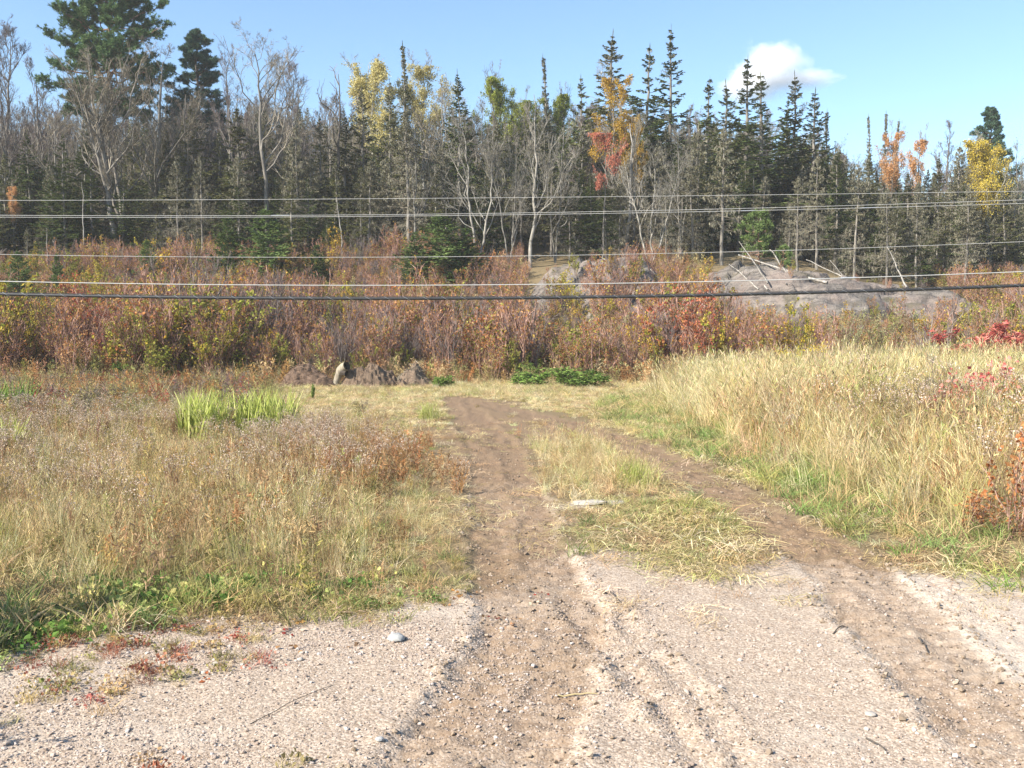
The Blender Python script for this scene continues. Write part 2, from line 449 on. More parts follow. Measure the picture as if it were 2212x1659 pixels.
MUDP = [poly([(930, 1010), (925, 935), (985, 890), (1100, 875), (1250, 900), (1345, 945), (1180, 955), (1120, 1010), (1190, 1060), (985, 1070)]),
        poly([(960, 880), (1010, 855), (1150, 870), (1110, 890), (1000, 900)]),
        poly([(1300, 935), (1420, 965), (1560, 1020), (1720, 1090), (1880, 1190), (1960, 1270), (1780, 1250), (1640, 1140), (1480, 1060), (1370, 1000)])]
mudp = np.zeros_like(XX)
for p in MUDP: mudp = np.maximum(mudp, soft(p, .3) * .8)
GR = np.maximum(GR, soft(BARE2, .2) * .55)
mud = np.clip(np.maximum(MUD * sst(2.6, 4.2, YY) * (.9 - .2 * GR), mudp), 0, 1)
right = sst(1.0, 3.2, XX) * GR
mud = mud * (1 - .15 * right)
pale = np.clip(right * .5 * sst(.32, .62, fbm(XX * .8, YY * .8, 3, 2)) + .45 * GR * sst(.5, .75, fbm(XX * .7 + 5, YY * 1.4, 3, 4)), 0, 1)
pale = np.maximum(pale, in_poly(SAND, XX + (wx - XX) * .3, YY + (wy - YY) * .3) * 1.0)
mud = np.where(in_poly(SAND, XX, YY), 0, mud)
me = bpy.data.meshes.new('ground')
idx = np.arange(nx * ny).reshape(ny, nx)
F = np.stack([idx[:-1, :-1], idx[:-1, 1:], idx[1:, 1:], idx[1:, :-1]], -1).reshape(-1, 4)
raw_mesh(me, np.stack([XX, YY, ZZ], -1).reshape(-1, 3), F, [mat_ground()], smooth=True)
ca = me.color_attributes.new('zone', 'FLOAT_COLOR', 'POINT')
ca.data.foreach_set('color', np.stack([GR, mud, pale, np.ones_like(GR)], -1).astype(np.float32).ravel())
put('ground', me, kind='structure', label='gravel and muddy track running into a weedy field and up to the forest')

def gz(x, y):
    return ground(np.atleast_1d(np.asarray(x, float)), np.atleast_1d(np.asarray(y, float)))[0]
def lz(x, y):
    return land(np.atleast_1d(np.asarray(x, float)), np.atleast_1d(np.asarray(y, float)))

# ------------------------------------------------------------------ growing things
def kids(P, n, t0, t1, ang, L, K=4, up=0.0, jit=.06, flat=False, bend=0.0):
    N, Kp, _ = P.shape
    idx = np.repeat(np.arange(N), n); m = len(idx)
    t = RNG.uniform(t0, t1, m); f = np.clip(t, 0, .9999) * (Kp - 1); i = f.astype(int); fr = (f - i)[:, None]
    A = P[idx, i]; B = P[idx, i + 1]; base = A * (1 - fr) + B * fr; T = norm(B - A)
    rv = RNG.normal(size=(m, 3))
    if flat:
        rv = np.cross(T, np.array([[0, 0, 1.]])) * RNG.choice([-1, 1], m)[:, None] + rv * .18
    pp = norm(rv - T * (rv * T).sum(-1, keepdims=True))
    a = RNG.uniform(*ang, m)[:, None]
    D = np.cos(a) * T + np.sin(a) * pp; D[:, 2] += up; D = norm(D)
    Ln = L(idx, t) * RNG.uniform(.7, 1.25, m)
    s = np.linspace(0, 1, K)[None, :, None]
    J = np.cumsum(RNG.normal(size=(m, K, 3)), 1) * jit * Ln[:, None, None] / K ** .5; J[:, 0] = 0
    Q = base[:, None] + D[:, None] * Ln[:, None, None] * s + J
    Q[:, :, 2] += bend * Ln[:, None] * (s[..., 0] ** 2)
    return Q, idx, t, Ln

def stem(H, r0, K=14, wig=.012, lean=(0, 0), top=0.12):
    s = np.linspace(0, 1, K)
    J = np.cumsum(RNG.normal(size=(K, 2)), 0) * wig * H / K ** .5; J -= J[0]
    P = np.stack([J[:, 0] + lean[0] * H * s, J[:, 1] + lean[1] * H * s, H * s], -1)[None]
    R = (r0 * ((1 - s) ** .8 * (1 - top) + top))[None]
    return P, R

PROTO = {}
def proto(kind, trunk, crown, tm, cm, H):
    PROTO.setdefault(kind, []).append((trunk.mesh(kind + '_trunk', tm, True), crown.mesh(kind + '_crown', cm) if crown.F else None, H))

def spruce(kind, H=10., hb=.12, R=1.5, n1=130, prof=.8, n2=11, n3=5, dead=0.0, green='needle_dark', tm='bark_grey', droop=.35, gap=0.0, lich=.3, nw=.035, top_thin=0.0):
    tr, cr = MB(), MB()
    P, Rr = stem(H, .011 * H + .02, top=.05); tr.tubes(P, Rr, 7)
    u = np.sort(RNG.random(n1)) ** .72
    h = hb * H + (H * .985 - hb * H) * u
    L = R * np.maximum((1 - u) ** prof, .035) * RNG.uniform(.6, 1.15, n1)
    L *= 1 - .45 * np.exp(-((u) / .12) ** 2)
    if gap: L *= np.where(vn(u * 14, u * 0 + RNG.random() * 50, 3) < gap, .35, 1)
    az = np.arange(n1) * 2.399 + RNG.normal(0, .5, n1)
    out = np.stack([np.cos(az), np.sin(az), np.zeros(n1)], -1)
    f = h / H * (P.shape[1] - 1); i = np.minimum(f.astype(int), P.shape[1] - 2)
    base = P[0, i] + (P[0, i + 1] - P[0, i]) * (f - i)[:, None]
    K = 6; s = np.linspace(0, 1, K)
    sl = -droop * (1 - u) + .55 * u + RNG.normal(0, .10, n1)
    B = base[:, None] + out[:, None] * (L[:, None] * s)[..., None]
    B[:, :, 2] += sl[:, None] * L[:, None] * s + .22 * L[:, None] * s ** 2 * (1 - .6 * u[:, None])
    B += np.cumsum(RNG.normal(size=B.shape), 1) * .03 * L[:, None, None] * (s[None, :, None] > 0)
    isd = (u < dead) | (RNG.random(n1) < .06 * (dead > 0))
    wr = (.012 * H / 10 + .006 * L)[:, None] * (1 - .8 * s)
    cr.tubes(B[isd], wr[isd] * .8, 3, 1); cr.tubes(B[~isd], wr[~isd], 3, 1)
    for msk, gr in ((~isd, True), (isd, False)):
        Bm = B[msk]; Lm = L[msk]
        if len(Bm) == 0: continue
        Q, ix, t, Ln = kids(Bm, n2 if gr else max(5, n2 - 4), .12, .98, (.55, 1.05), lambda ix, t: np.maximum(.42 * Lm[ix] * (1.05 - t * .75), .06), K=4, flat=gr, up=-.12 if gr else -.08, bend=-.12)
        if gr:
            bv = RNG.random(len(Bm)) * .55 + .15; vQ = np.clip(bv[ix] + RNG.normal(0, .10, len(Q)), 0, 1)
            wl = (.35 + .65 * np.minimum(1, Lm / 1.1))[:, None]; cr.ribbons(Q, wl[ix] * np.array([nw * 1.1, nw * 1.3, nw, nw * .3]), 0, var=np.repeat(vQ, 3), side=np.array([0, 0, 1.]) + RNG.normal(0, .8, (len(Q), 1, 3)))
            q, iq, _, _ = kids(Q, n3, .05, .98, (.5, 1.0), lambda ix, t: .04 + .32 * Ln[ix] * (1 - .6 * t), K=3, flat=True, up=-.06)
            cr.ribbons(q, wl[ix][iq] * np.array([nw, nw * 1.1, nw * .25]), 0, var=np.repeat(np.clip(vQ[iq] + RNG.normal(0, .12, len(q)), 0, 1), 2), side=np.array([0, 0, 1.]) + RNG.normal(0, .8, (len(q), 1, 3)))
            if lich > 0:
                c = q[RNG.random(len(q)) < lich][:, 1]
                d = np.stack([c, c + RNG.normal(0, .03, c.shape) + [0, 0, -.05], c + RNG.normal(0, .05, c.shape) + [0, 0, -.13]], 1)
                cr.ribbons(d, np.array([.02, .03, .008]), 2)
        else:
            cr.ribbons(Q, np.array([.018, .014, .010, .005]), 1)
            q, _, _, _ = kids(Q, 5, .1, .98, (.4, 1.1), lambda ix, t: .06 + .35 * Ln[ix] * (1 - .5 * t), K=3, up=-.1, jit=.12)
            cr.ribbons(q, np.array([.011, .009, .004]), 1)
            c = q[RNG.random(len(q)) < lich + .25]
            d = np.stack([c[:, 1], c[:, 1] + RNG.normal(0, .03, (len(c), 3)) + [0, 0, -.05], c[:, 1] + RNG.normal(0, .05, (len(c), 3)) + [0, 0, -.14]], 1)
            cr.ribbons(d, np.array([.022, .03, .008]), 2)
    # leader
    l = np.array([[P[0, -2], P[0, -1], P[0, -1] + [0, 0, .18]]]); cr.ribbons(l, np.array([.05, .04, .01]), 0); cr.ribbons(l, np.array([.05, .04, .01]), 0)
    proto(kind, tr, cr, [M[tm]], [M[green], M['twig_grey'], M['lichen']], H)

def bare(kind, H=10., fork=.35, n=(11, 7, 7, 6), spread=(.35, .75), wood='bark_grey', twig='twig_grey', lean=(0, 0), r0=None, leaf=None, leafn=0, leafsz=.07, lstart=0.0, lend=1.0, up=.35, stems=1, lenf=.42, tw=.0075, leafz=0.0, wig=.02):
    tr, cr = MB(), MB()
    Ps, Rs = [], []
    for k in range(stems):
        ln = lean if stems == 1 else (lean[0] + RNG.uniform(-.22, .22), lean[1] + RNG.uniform(-.15, .15))
        p, r = stem(H * (1 if k == 0 else RNG.uniform(.75, .98)), (r0 or .012 * H) * (1 if stems == 1 else .7), wig=wig, lean=ln)
        Ps.append(p); Rs.append(r)
    P = np.concatenate(Ps); R = np.concatenate(Rs)
    tr.tubes(P, R, 7)
    Lf = lambda ix, t: H * lenf * (1.12 - .85 * t)
    a, ia, ta, La = kids(P, n[0], fork, .97, spread, Lf, K=7, up=up, jit=.10, bend=.12)
    rt = np.interp(ta, np.linspace(0, 1, 14), R[0]) * .62
    rt = np.minimum(rt, .045 * H / 10 + .014 * La)
    tr.tubes(a, rt[:, None] * np.linspace(1, .22, 7), 5)
    b, ib, tb, Lb = kids(a, n[1], .18, .98, (.4, .9), lambda ix, t: La[ix] * .48 * (1.1 - .7 * t), K=5, up=up * .7, jit=.10, bend=.06)
    cr.tubes(b, (rt[ib] * .30 + .003)[:, None] * np.linspace(1, .35, 5), 3, 0)
    c, ic, tc_, Lc = kids(b, n[2], .12, .98, (.4, .95), lambda ix, t: Lb[ix] * .5 * (1.1 - .6 * t), K=4, up=up * .5, jit=.10)
    cr.ribbons(c, tw * np.array([1.5, 1.3, 1.1, .7]), 0)
    d, id_, td, Ld = kids(c, n[3], .1, .98, (.35, .9), lambda ix, t: np.maximum(Lc[ix] * .5 * (1.1 - .5 * t), .10), K=3, up=up * .4, jit=.1)
    cr.ribbons(d, tw * np.array([1.0, .85, .5]), 0)
    mats = [M[twig]]
    if leaf:
        sel = RNG.integers(0, len(d), leafn); t = RNG.random((leafn, 1))
        C = d[sel, 0] * (1 - t) + d[sel, 2] * t + RNG.normal(0, .10, (leafn, 3))
        z = C[:, 2] / H
        cl = vn(C[:, 0] * 1.1 + 3, C[:, 2] * 1.3 + C[:, 1], 2)
        C = C[(z > lstart) & (z < lend) & (cl > leafz)]
        cr.leaves(C, RNG.uniform(.7, 1.3, len(C)) * leafsz, 1); mats.append(M[leaf])
    proto(kind, tr, cr, [M[wood]], mats, H)

def pine(kind, H=16., hb=.45, R=3.0, n1=46, green='needle_pine', tm='bark_red', nl=.14, n2=9, n3=4, needles=18, flatten=.0, prof=None, nwid=.012):
    tr, cr = MB(), MB()
    P, Rr = stem(H, .013 * H, wig=.015, top=.10); tr.tubes(P, Rr, 8)
    u = np.linspace(0, 1, n1); h = (hb + (.985 - hb) * u) * H
    L = R * (prof(u) if prof else np.sqrt(np.clip(1 - u ** 1.7, 0.02, 1)) * (.55 + .45 * sst(0, .35, u))) * RNG.uniform(.6, 1.15, n1)
    az = np.arange(n1) * 2.399 + RNG.normal(0, .4, n1)
    out = np.stack([np.cos(az), np.sin(az), np.zeros(n1)], -1)
    f = h / H * (P.shape[1] - 1); i = np.minimum(f.astype(int), P.shape[1] - 2)
    base = P[0, i] + (P[0, i + 1] - P[0, i]) * (f - i)[:, None]
    K = 6; s = np.linspace(0, 1, K)
    B = base[:, None] + out[:, None] * (L[:, None] * s)[..., None]
    B[:, :, 2] += (-.12 + .75 * u[:, None] ** 1.5) * L[:, None] * s + .18 * L[:, None] * s ** 2
    B += np.cumsum(RNG.normal(size=B.shape), 1) * .05 * L[:, None, None] * (s[None, :, None] > 0)
    tr.tubes(B, (.02 + .016 * L)[:, None] * np.linspace(1, .25, K), 5)
    sh = np.arange(n1) < 0
    Q, ix, t, Ln = kids(B, n2, .35, 1.0, (.45, .95), lambda ix, t: .30 * L[ix] * (1.2 - .7 * t) + .12, K=4, flat=True, up=.18)
    cr.tubes(Q, np.linspace(.014, .006, 4)[None], 3, 1)
    q, iq, tq, Lq = kids(Q, n3, .3, 1.0, (.3, .9), lambda ix, t: .10 + .32 * Ln[ix], K=3, up=.2)
    cr.ribbons(q, np.array([.012, .01, .006]), 1)
    tips = np.concatenate([q[:, 2], q[:, 1], Q[:, 3]])
    ax = np.concatenate([norm(q[:, 2] - q[:, 1]), norm(q[:, 2] - q[:, 0]), norm(Q[:, 3] - Q[:, 2])])
    N = len(tips); c = np.repeat(tips, needles, 0); D = norm(np.repeat(ax, needles, 0) * .7 + RNG.normal(0, .75, (N * needles, 3)) + [0, 0, .15])
    ln = RNG.uniform(.7, 1.2, (N * needles, 1)) * nl
    S = np.stack([c - D * .02, c + D * ln * .55, c + D * ln], 1)
    cr.ribbons(S, np.array([nwid, nwid * 1.1, nwid * .35]), 0, var=np.repeat(np.repeat(RNG.random(N), needles) * .6 + RNG.random(N * needles) * .4, 2))
    # dead stubs below the crown
    st = kids(P, 12, .2, hb, (1.2, 1.7), lambda ix, t: .3 + 1.0 * t, K=4)[0]
    tr.tubes(st, np.linspace(.022, .008, 4)[None], 4)
    proto(kind, tr, cr, [M[tm]], [M[green], M['twig_brown']], H)

def shrub_mesh(name, H=2.2, stems=9, n2=7, n3=6, spread=.35, twig='twig_red', leaf=None, leafn=0, leafsz=.06, tw=.009, lstart=.25, k4=0, asp=.65, leafz=0.0, leaf2=None, f2=.3):
    mb = MB()
    az = RNG.random(stems) * 2 * math.pi; ln = RNG.uniform(.05, spread, stems)
    Hs = H * RNG.uniform(.6, 1.02, stems); K = 7; s = np.linspace(0, 1, K)
    r = RNG.uniform(0, .16 * H * spread / .35, stems)
    B = np.zeros((stems, K, 3))
    B[:, :, 0] = (np.cos(az) * r)[:, None] + (np.cos(az) * ln * Hs)[:, None] * s ** 1.2
    B[:, :, 1] = (np.sin(az) * r)[:, None] + (np.sin(az) * ln * Hs)[:, None] * s ** 1.2
    B[:, :, 2] = Hs[:, None] * s - .05
    B += np.cumsum(RNG.normal(size=B.shape), 1) * .018 * H * (s[None, :, None] > 0)
    mb.tubes(B, (.006 + .0045 * Hs)[:, None] * np.linspace(1, .3, K), 4, 0)
    a, ia, ta, La = kids(B, n2, .18, .97, (.3, .75), lambda ix, t: Hs[ix] * .36 * (1.15 - .75 * t), K=5, up=.35, jit=.08)
    mb.ribbons(a, tw * np.array([1.6, 1.4, 1.2, 1, .6]), 0)
    b, ib, tb, Lb = kids(a, n3, .1, .98, (.3, .8), lambda ix, t: La[ix] * .5 * (1.1 - .5 * t) + .05, K=3, up=.25, jit=.08)
    mb.ribbons(b, tw * np.array([1.0, .9, .5]), 0)
    if k4:
        c = kids(b, k4, .1, .98, (.3, .8), lambda ix, t: Lb[ix] * .5 + .03, K=3, up=.2)[0]; mb.ribbons(c, tw * np.array([.8, .7, .4]), 0)
    mats = [M[twig]]
    if leaf:
        sel = RNG.integers(0, len(b), leafn); t = RNG.random((leafn, 1))
        C = b[sel, 0] * (1 - t) + b[sel, 2] * t + RNG.normal(0, .03, (leafn, 3))
        cl = vn(C[:, 0] * 2.2 + 13, C[:, 2] * 2.2 + C[:, 1] * 2, 5)
        C = C[(C[:, 2] > lstart * H) & (cl > leafz)]
        k2 = RNG.random(len(C)) < (f2 if leaf2 else 0)
        mb.leaves(C[~k2], RNG.uniform(.65, 1.3, (~k2).sum()) * leafsz, 1, asp); mats.append(M[leaf])
        if leaf2: mb.leaves(C[k2], RNG.uniform(.65, 1.3, k2.sum()) * leafsz, 2, asp); mats.append(M[leaf2])
    return mb.mesh(name, mats)

# prototypes
for k in range(3): spruce('spruce', 10, .05 + .04 * k, 2.9 - .25 * k, 105, .9, 15, 8, green='needle_dark', lich=.0, dead=.0, nw=.055)
for k in range(3): spruce('spruce_olive', 10, .06 + .05 * k, 2.5 - .2 * k, 100, .85, 14, 8, green='needle_olive', lich=.06, dead=.15, nw=.05)
for k in range(3): spruce('spruce_open', 11, .10, 3.1 - .3 * k, 92, .95, 15, 8, green='needle_dark' if k != 1 else 'needle_olive', lich=.03, dead=.2, gap=.18, droop=.15, nw=.055)
for k in range(2): spruce('spire', 11, .08, 2.2 - .2 * k, 150, 1.5, 12, 6, green='needle_olive', lich=.08, dead=.1, droop=.3, nw=.045)
for k in range(4): spruce('spruce_grey', 9, .06 + .05 * k, 2.3 - .15 * k, 84, .75, 13, 7, green='needle_grey', lich=.35, dead=.40 + .12 * (k % 3), droop=.4, nw=.045)
for k in range(2): spruce('young_spruce', 2.6, .02, 1.2 + .15 * k, 110, .75, 16, 8, green='needle_young', lich=.0, droop=.1, nw=.03, tm='bark_dark')
for k in range(4): bare('bare', 10, .30 + .04 * k, (14, 8, 7, 6), (.45, .9), up=.28, lenf=.5, lean=((-.06, 0), (.05, 0), (0, .02), (.02, -.03))[k])
for k in range(3): bare('bare_purple', 10, .28, (15, 9, 7, 6), (.3, .65), 'bark_grey', 'twig_purple', up=.55, lenf=.42, tw=.008)
for k in range(3): bare('bare_pale', 8, .22, (10, 7, 6, 5), (.3, .7), 'bark_pale', 'twig_pale', up=.4, stems=1 + k, r0=.085, wig=.03)
bare('maple_leaning', 10.5, .32, (14, 8, 7, 6), (.45, .9), lean=(-.16, 0), r0=.15, wig=.02, lenf=.5, up=.3)
bare('maple_stout', 10, .26, (9, 8, 7, 6), (.4, .8), r0=.18, stems=3, up=.35, lenf=.46, wood='bark_grey')
for k in range(2): bare('birch_yellow', 10, .35, (13, 7, 6, 5), (.35, .7), 'bark_birch', 'twig_grey', leaf='leaf_pale', leafn=15000, leafsz=.10, lstart=.40, leafz=.10, lenf=.46)
bare('birch_gold', 10, .35, (13, 7, 6, 5), (.35, .7), 'bark_grey', 'twig_grey', leaf='leaf_gold', leafn=12000, leafsz=.10, lstart=.38, leafz=.14, lenf=.46)
bare('birch_round', 6.5, .30, (13, 8, 6, 5), (.3, .65), 'bark_birch', 'twig_pale', leaf='leaf_yellow', leafn=22000, leafsz=.085, lstart=.32, stems=3, r0=.06, leafz=.10)
for k in range(2): bare('poplar_lime', 10, .35, (13, 8, 6, 5), (.35, .7), 'bark_grey', 'twig_grey', leaf='leaf_lime', leafn=15000, leafsz=.10, lstart=.38, leafz=.10, lenf=.46)
bare('maple_red', 6.5, .35, (11, 7, 6, 5), (.5, 1.0), 'bark_grey', 'twig_grey', leaf='leaf_scarlet', leafn=9000, leafsz=.10, lstart=.3, leafz=.22, up=.1, lenf=.5)
for k in range(2): bare('maple_orange', 8, .35, (12, 7, 6, 5), (.4, .8), 'bark_pale', 'twig_grey', leaf='leaf_orange', leafn=8000, leafsz=.10, lstart=.25, leafz=.16, lenf=.46)
pine('red_pine', 17, .48, 4.1, 84, n2=13, n3=5, needles=16, nl=.20, nwid=.028)
pine('white_pine', 13, .30, 2.7, 70, 'needle_white_pine', 'bark_dark', .15, 12, 5, 14, prof=lambda u: (1 - u) ** .85 * .95 + .07, nwid=.018)
pine('young_pine', 3.0, .45, .75, 16, 'needle_young', 'bark_red', .14, 6, 4, 12, nwid=.018)

def snag(kind, H, forks, r0, tm, lean=(0, 0), n2=4):
    tr = MB(); P, R = stem(H, r0, wig=.03, lean=lean, top=.25 if not forks else .1); tr.tubes(P, R, 7)
    cr = MB()
    if forks:
        a, _, ta, La = kids(P, forks, .45, .95, (.3, .8), lambda ix, t: H * .34 * (1.2 - .8 * t), K=7, up=.3, jit=.14)
        tr.tubes(a, (.03 * H / 8) * np.linspace(1, .3, 7)[None], 5)
        b = kids(a, n2, .3, .98, (.5, 1.0), lambda ix, t: La[ix] * .32, K=4, up=.2, jit=.14)[0]
        cr.tubes(b, .011 * np.linspace(1, .5, 4)[None], 3, 0)
    else:
        a = kids(P, 8, .2, .98, (.9, 1.6), lambda ix, t: H * .04 + .12, K=3)[0]; cr.ribbons(a, np.array([.02, .015, .008]), 0)
    proto(kind, tr, cr, [M[tm]], [M['twig_grey'] if forks == 0 else M['twig_brown']], H)

snag('snag_forked', 9, 7, .12, 'bark_dark')
snag('snag_pole', 5, 0, .055, 'dead_wood', (.02, 0))
snag('snag_pole', 4, 0, .07, 'dead_wood', (-.12, 0))
snag('snag_pole', 3, 0, .09, 'bark_pale', (.03, 0))

def tree(kind, dx, top, Y, label, v=0, wide=1.0, group=None, rot=None, cat='tree', name=None, base=None):
    vs = PROTO[kind]; tm, cm, H0 = vs[v % len(vs)]
    p = at(dx, top, Y); x = p[0]; z0 = float(lz(x, Y)[0]) if base is None else base
    s = max((p[2] - z0) / H0, .12)
    e = bpy.data.objects.new(name or NAMES.get(kind, kind), None); COL.objects.link(e)
    e.empty_display_size = .2
    e.location = (x, Y, z0 - .05); e.rotation_euler = (0, 0, RNG.uniform(0, 6.28) if rot is None else rot)
    e.scale = (s * wide, s * wide, s)
    tag(e, label, cat, group)
    put('trunk', tm, e)
    if cm: put('crown', cm, e)
    return e

NAMES = dict(spruce='spruce_tree', spruce_olive='spruce_tree', spruce_open='spruce_tree', spire='spruce_tree', spruce_grey='lichen_spruce', young_spruce='young_spruce',
             bare='bare_tree', bare_purple='bare_tree', bare_pale='bare_tree', maple_leaning='bare_tree', maple_stout='bare_tree', birch_yellow='birch_tree', birch_gold='birch_tree',
             birch_round='birch_tree', poplar_lime='poplar_tree', maple_red='maple_tree', maple_orange='maple_tree', red_pine='pine_tree', white_pine='pine_tree', young_pine='young_pine',
             snag_forked='dead_tree', snag_pole='dead_tree')

# ------------------------------------------------------------------ scattered stuff
def scatter(name, meshes, pts, rot, scl, pid, tint=None, label=None, tags=None):
    col = bpy.data.collections.new(name + '_kinds')
    for i, m_ in enumerate(meshes):
        o = bpy.data.objects.new('%s_kind_%02d' % (name, i), m_); col.objects.link(o)
    me = bpy.data.meshes.new(name); n_ = len(pts)
    me.vertices.add(n_); me.vertices.foreach_set('co', np.ascontiguousarray(pts, np.float32).ravel())
    def ad(nm, typ, key, arr):
        a = me.attributes.new(nm, typ, 'POINT'); a.data.foreach_set(key, np.ascontiguousarray(arr).ravel())
    ad('rot', 'FLOAT_VECTOR', 'vector', np.asarray(rot, np.float32))
    scl = np.asarray(scl, np.float32)
    if scl.ndim == 1: scl = np.repeat(scl[:, None], 3, 1)
    ad('scl', 'FLOAT_VECTOR', 'vector', scl)
    ad('pid', 'INT', 'value', np.asarray(pid, np.int32))
    if tint is not None:
        ad('tint', 'FLOAT_COLOR', 'color', np.concatenate([tint, np.ones((n_, 1))], 1).astype(np.float32))
    ng = bpy.data.node_groups.new(name + '_scatter', 'GeometryNodeTree')
    ng.interface.new_socket('Geometry', in_out='INPUT', socket_type='NodeSocketGeometry')
    ng.interface.new_socket('Geometry', in_out='OUTPUT', socket_type='NodeSocketGeometry')
    N = ng.nodes; gi = N.new('NodeGroupInput'); go = N.new('NodeGroupOutput')
    ip = N.new('GeometryNodeInstanceOnPoints'); ci = N.new('GeometryNodeCollectionInfo')
    ci.inputs['Collection'].default_value = col; ci.inputs['Separate Children'].default_value = True; ci.inputs['Reset Children'].default_value = True
    def na(nm, typ):
        a = N.new('GeometryNodeInputNamedAttribute'); a.data_type = typ; a.inputs['Name'].default_value = nm; return a.outputs[0]
    er = N.new('FunctionNodeEulerToRotation'); L = ng.links
    L.new(na('rot', 'FLOAT_VECTOR'), er.inputs[0])
    L.new(gi.outputs[0], ip.inputs['Points']); L.new(ci.outputs[0], ip.inputs['Instance'])
    ip.inputs['Pick Instance'].default_value = True
    L.new(na('pid', 'INT'), ip.inputs['Instance Index']); L.new(er.outputs[0], ip.inputs['Rotation']); L.new(na('scl', 'FLOAT_VECTOR'), ip.inputs['Scale'])
    L.new(ip.outputs[0], go.inputs[0])
    o = put(name, me, kind='stuff', label=label)
    md = o.modifiers.new('scatter', 'NODES'); md.node_group = ng
    return o

def sample(n, x0, x1, y0, y1, dens):
    x = RNG.uniform(x0, x1, n); y = RNG.uniform(y0, y1, n)
    k = RNG.random(n) < dens(x, y)
    return x[k], y[k]

def in_view(x, y, m=1.5):
    return np.abs(x) < .53 * y + m

def spin(n, tilt=.08):
    return np.stack([RNG.normal(0, tilt, n), RNG.normal(0, tilt, n), RNG.uniform(0, 6.283, n)], -1)

def blades(mb, n, h, r, lean, bend, w, K=4, mat=0, hv=(.5, 1.1), c=(0, 0)):
    a = RNG.random(n) * 6.283; rr = r * np.sqrt(RNG.random(n)); d = RNG.random(n) * 6.283
    b = np.stack([c[0] + rr * np.cos(a), c[1] + rr * np.sin(a)], -1)
    hh = h * RNG.uniform(*hv, n); le = RNG.uniform(.2, 1, n) * lean; be = RNG.uniform(.1, 1, n) * bend
    s = np.linspace(0, 1, K)[None]
    off = (le[:, None] * s + be[:, None] * s ** 2) * hh[:, None]
    P = np.stack([b[:, :1] + np.cos(d)[:, None] * off, b[:, 1:] + np.sin(d)[:, None] * off, hh[:, None] * s * (1 - .35 * be[:, None] * s) - .01], -1)
    ww = w * RNG.uniform(.7, 1.3, n)[:, None] * np.interp(np.linspace(0, 1, K), [0, .5, 1], [1, .9, .15])[None]
    mb.ribbons(P, ww, mat)
    return P

def seedheads(mb, P, frac, ln, w, mat=0):
    P = P[RNG.random(len(P)) < frac]
    t = norm(P[:, -1] - P[:, -2]); e = P[:, -1]
    S = np.stack([e - t * ln * .4, e, e + t * ln * .6 + [0, 0, -.01]], 1)
    mb.ribbons(S, np.array([w * .5, w, w * .2]), mat); mb.ribbons(S, np.array([w * .5, w, w * .2]), mat)

TUFT = {}
def mk_tufts():
    G_ = [M['grass'], M['fluff'], M['leaf_rust']]
    def reg(nm, mb): TUFT.setdefault(nm, []).append(mb.mesh(nm, G_))
    for k in range(3):
        mb = MB(); P = blades(mb, 32, .80, .11, .24, .42, .0045, 5); seedheads(mb, P, .45, .11, .010); blades(mb, 26, .45, .11, .35, .9, .005); reg('tall', mb)
        mb = MB(); P = blades(mb, 34, .42, .09, .3, .9, .0055); seedheads(mb, P, .15, .07, .010); reg('arch', mb)
        mb = MB(); blades(mb, 44, .15, .10, .5, .9, .0048); reg('short', mb)
        mb = MB(); P = blades(mb, 18, .50, .11, .18, .25, .0032, 4); seedheads(mb, P, .4, .07, .006); blades(mb, 12, .2, .1, .5, .9, .004); reg('wispy', mb)
        mb = MB(); a = RNG.random(26) * 6.283; b = RNG.normal(0, .10, (26, 2)); l = RNG.uniform(.08, .22, 26); s = np.linspace(0, 1, 4)[None]
        P = np.stack([b[:, :1] + np.cos(a)[:, None] * l[:, None] * (s - .5), b[:, 1:] + np.sin(a)[:, None] * l[:, None] * (s - .5), .012 + RNG.uniform(0, .03, (26, 1)) * 4 * s * (1 - s) + RNG.uniform(0, .025, (26, 4))], -1)
        mb.ribbons(P, np.array([.0035, .0035, .003, .0015]), side=np.array([0, 0, 1.]) + RNG.normal(0, .3, (26, 1, 3))); reg('mat', mb)
        # weed with fluffy seed tops
        mb = MB(); P = blades(mb, 6, .58, .09, .15, .12, .006, 5, hv=(.75, 1.1))
        q, _, _, Ln = kids(P, 5, .55, .98, (.35, .7), lambda ix, t: .10 + .14 * (1 - t), K=3, up=.3); mb.ribbons(q, np.array([.004, .003, .002]))
        q2 = kids(P, 14, .1, .7, (.6, 1.2), lambda ix, t: .05 + 0 * t, K=3, up=-.1)[0]; mb.ribbons(q2, np.array([.006, .008, .002]))
        c = np.repeat(q[:, 2], 3, 0) + RNG.normal(0, .014, (len(q) * 3, 3)) * [1.2, 1.2, .6]; mb.leaves(c, .018, 1, .8); reg('aster', mb)
        # leafy weed
        mb = MB(); P = blades(mb, 7, .48, .10, .2, .2, .006, 5, hv=(.6, 1.1))
        q = kids(P, 16, .1, 1., (.7, 1.2), lambda ix, t: .055 + .02 * (1 - t), K=3, up=0)[0]; mb.ribbons(q, np.array([.006, .013, .003])); reg('forb', mb)
        mb = MB(); n = 30; a = RNG.normal(0, .10, (n, 2)); h = RNG.uniform(.02, .10, n)
        mb.ribbons(np.stack([np.c_[a * .6, h * 0], np.c_[a, h]], 1), .003)
        mb.leaves(np.c_[a, h], RNG.uniform(.025, .05, n), 0, .9, up=.0); blades(mb, 10, .14, .1, .4, .8, .005); reg('clover', mb)
        mb = MB(); blades(mb, 30, .85, .12, .22, .55, .015, 6); blades(mb, 8, .4, .12, .4, .6, .013); reg('reed', mb)
        mb = MB(); n = 5; a = RNG.normal(0, .05, (n, 3)); a[:, 2] = .012 + np.abs(a[:, 2]) * .2; mb.leaves(a, RNG.uniform(.03, .06, n), 0, .75, up=.75); reg('litter', mb)
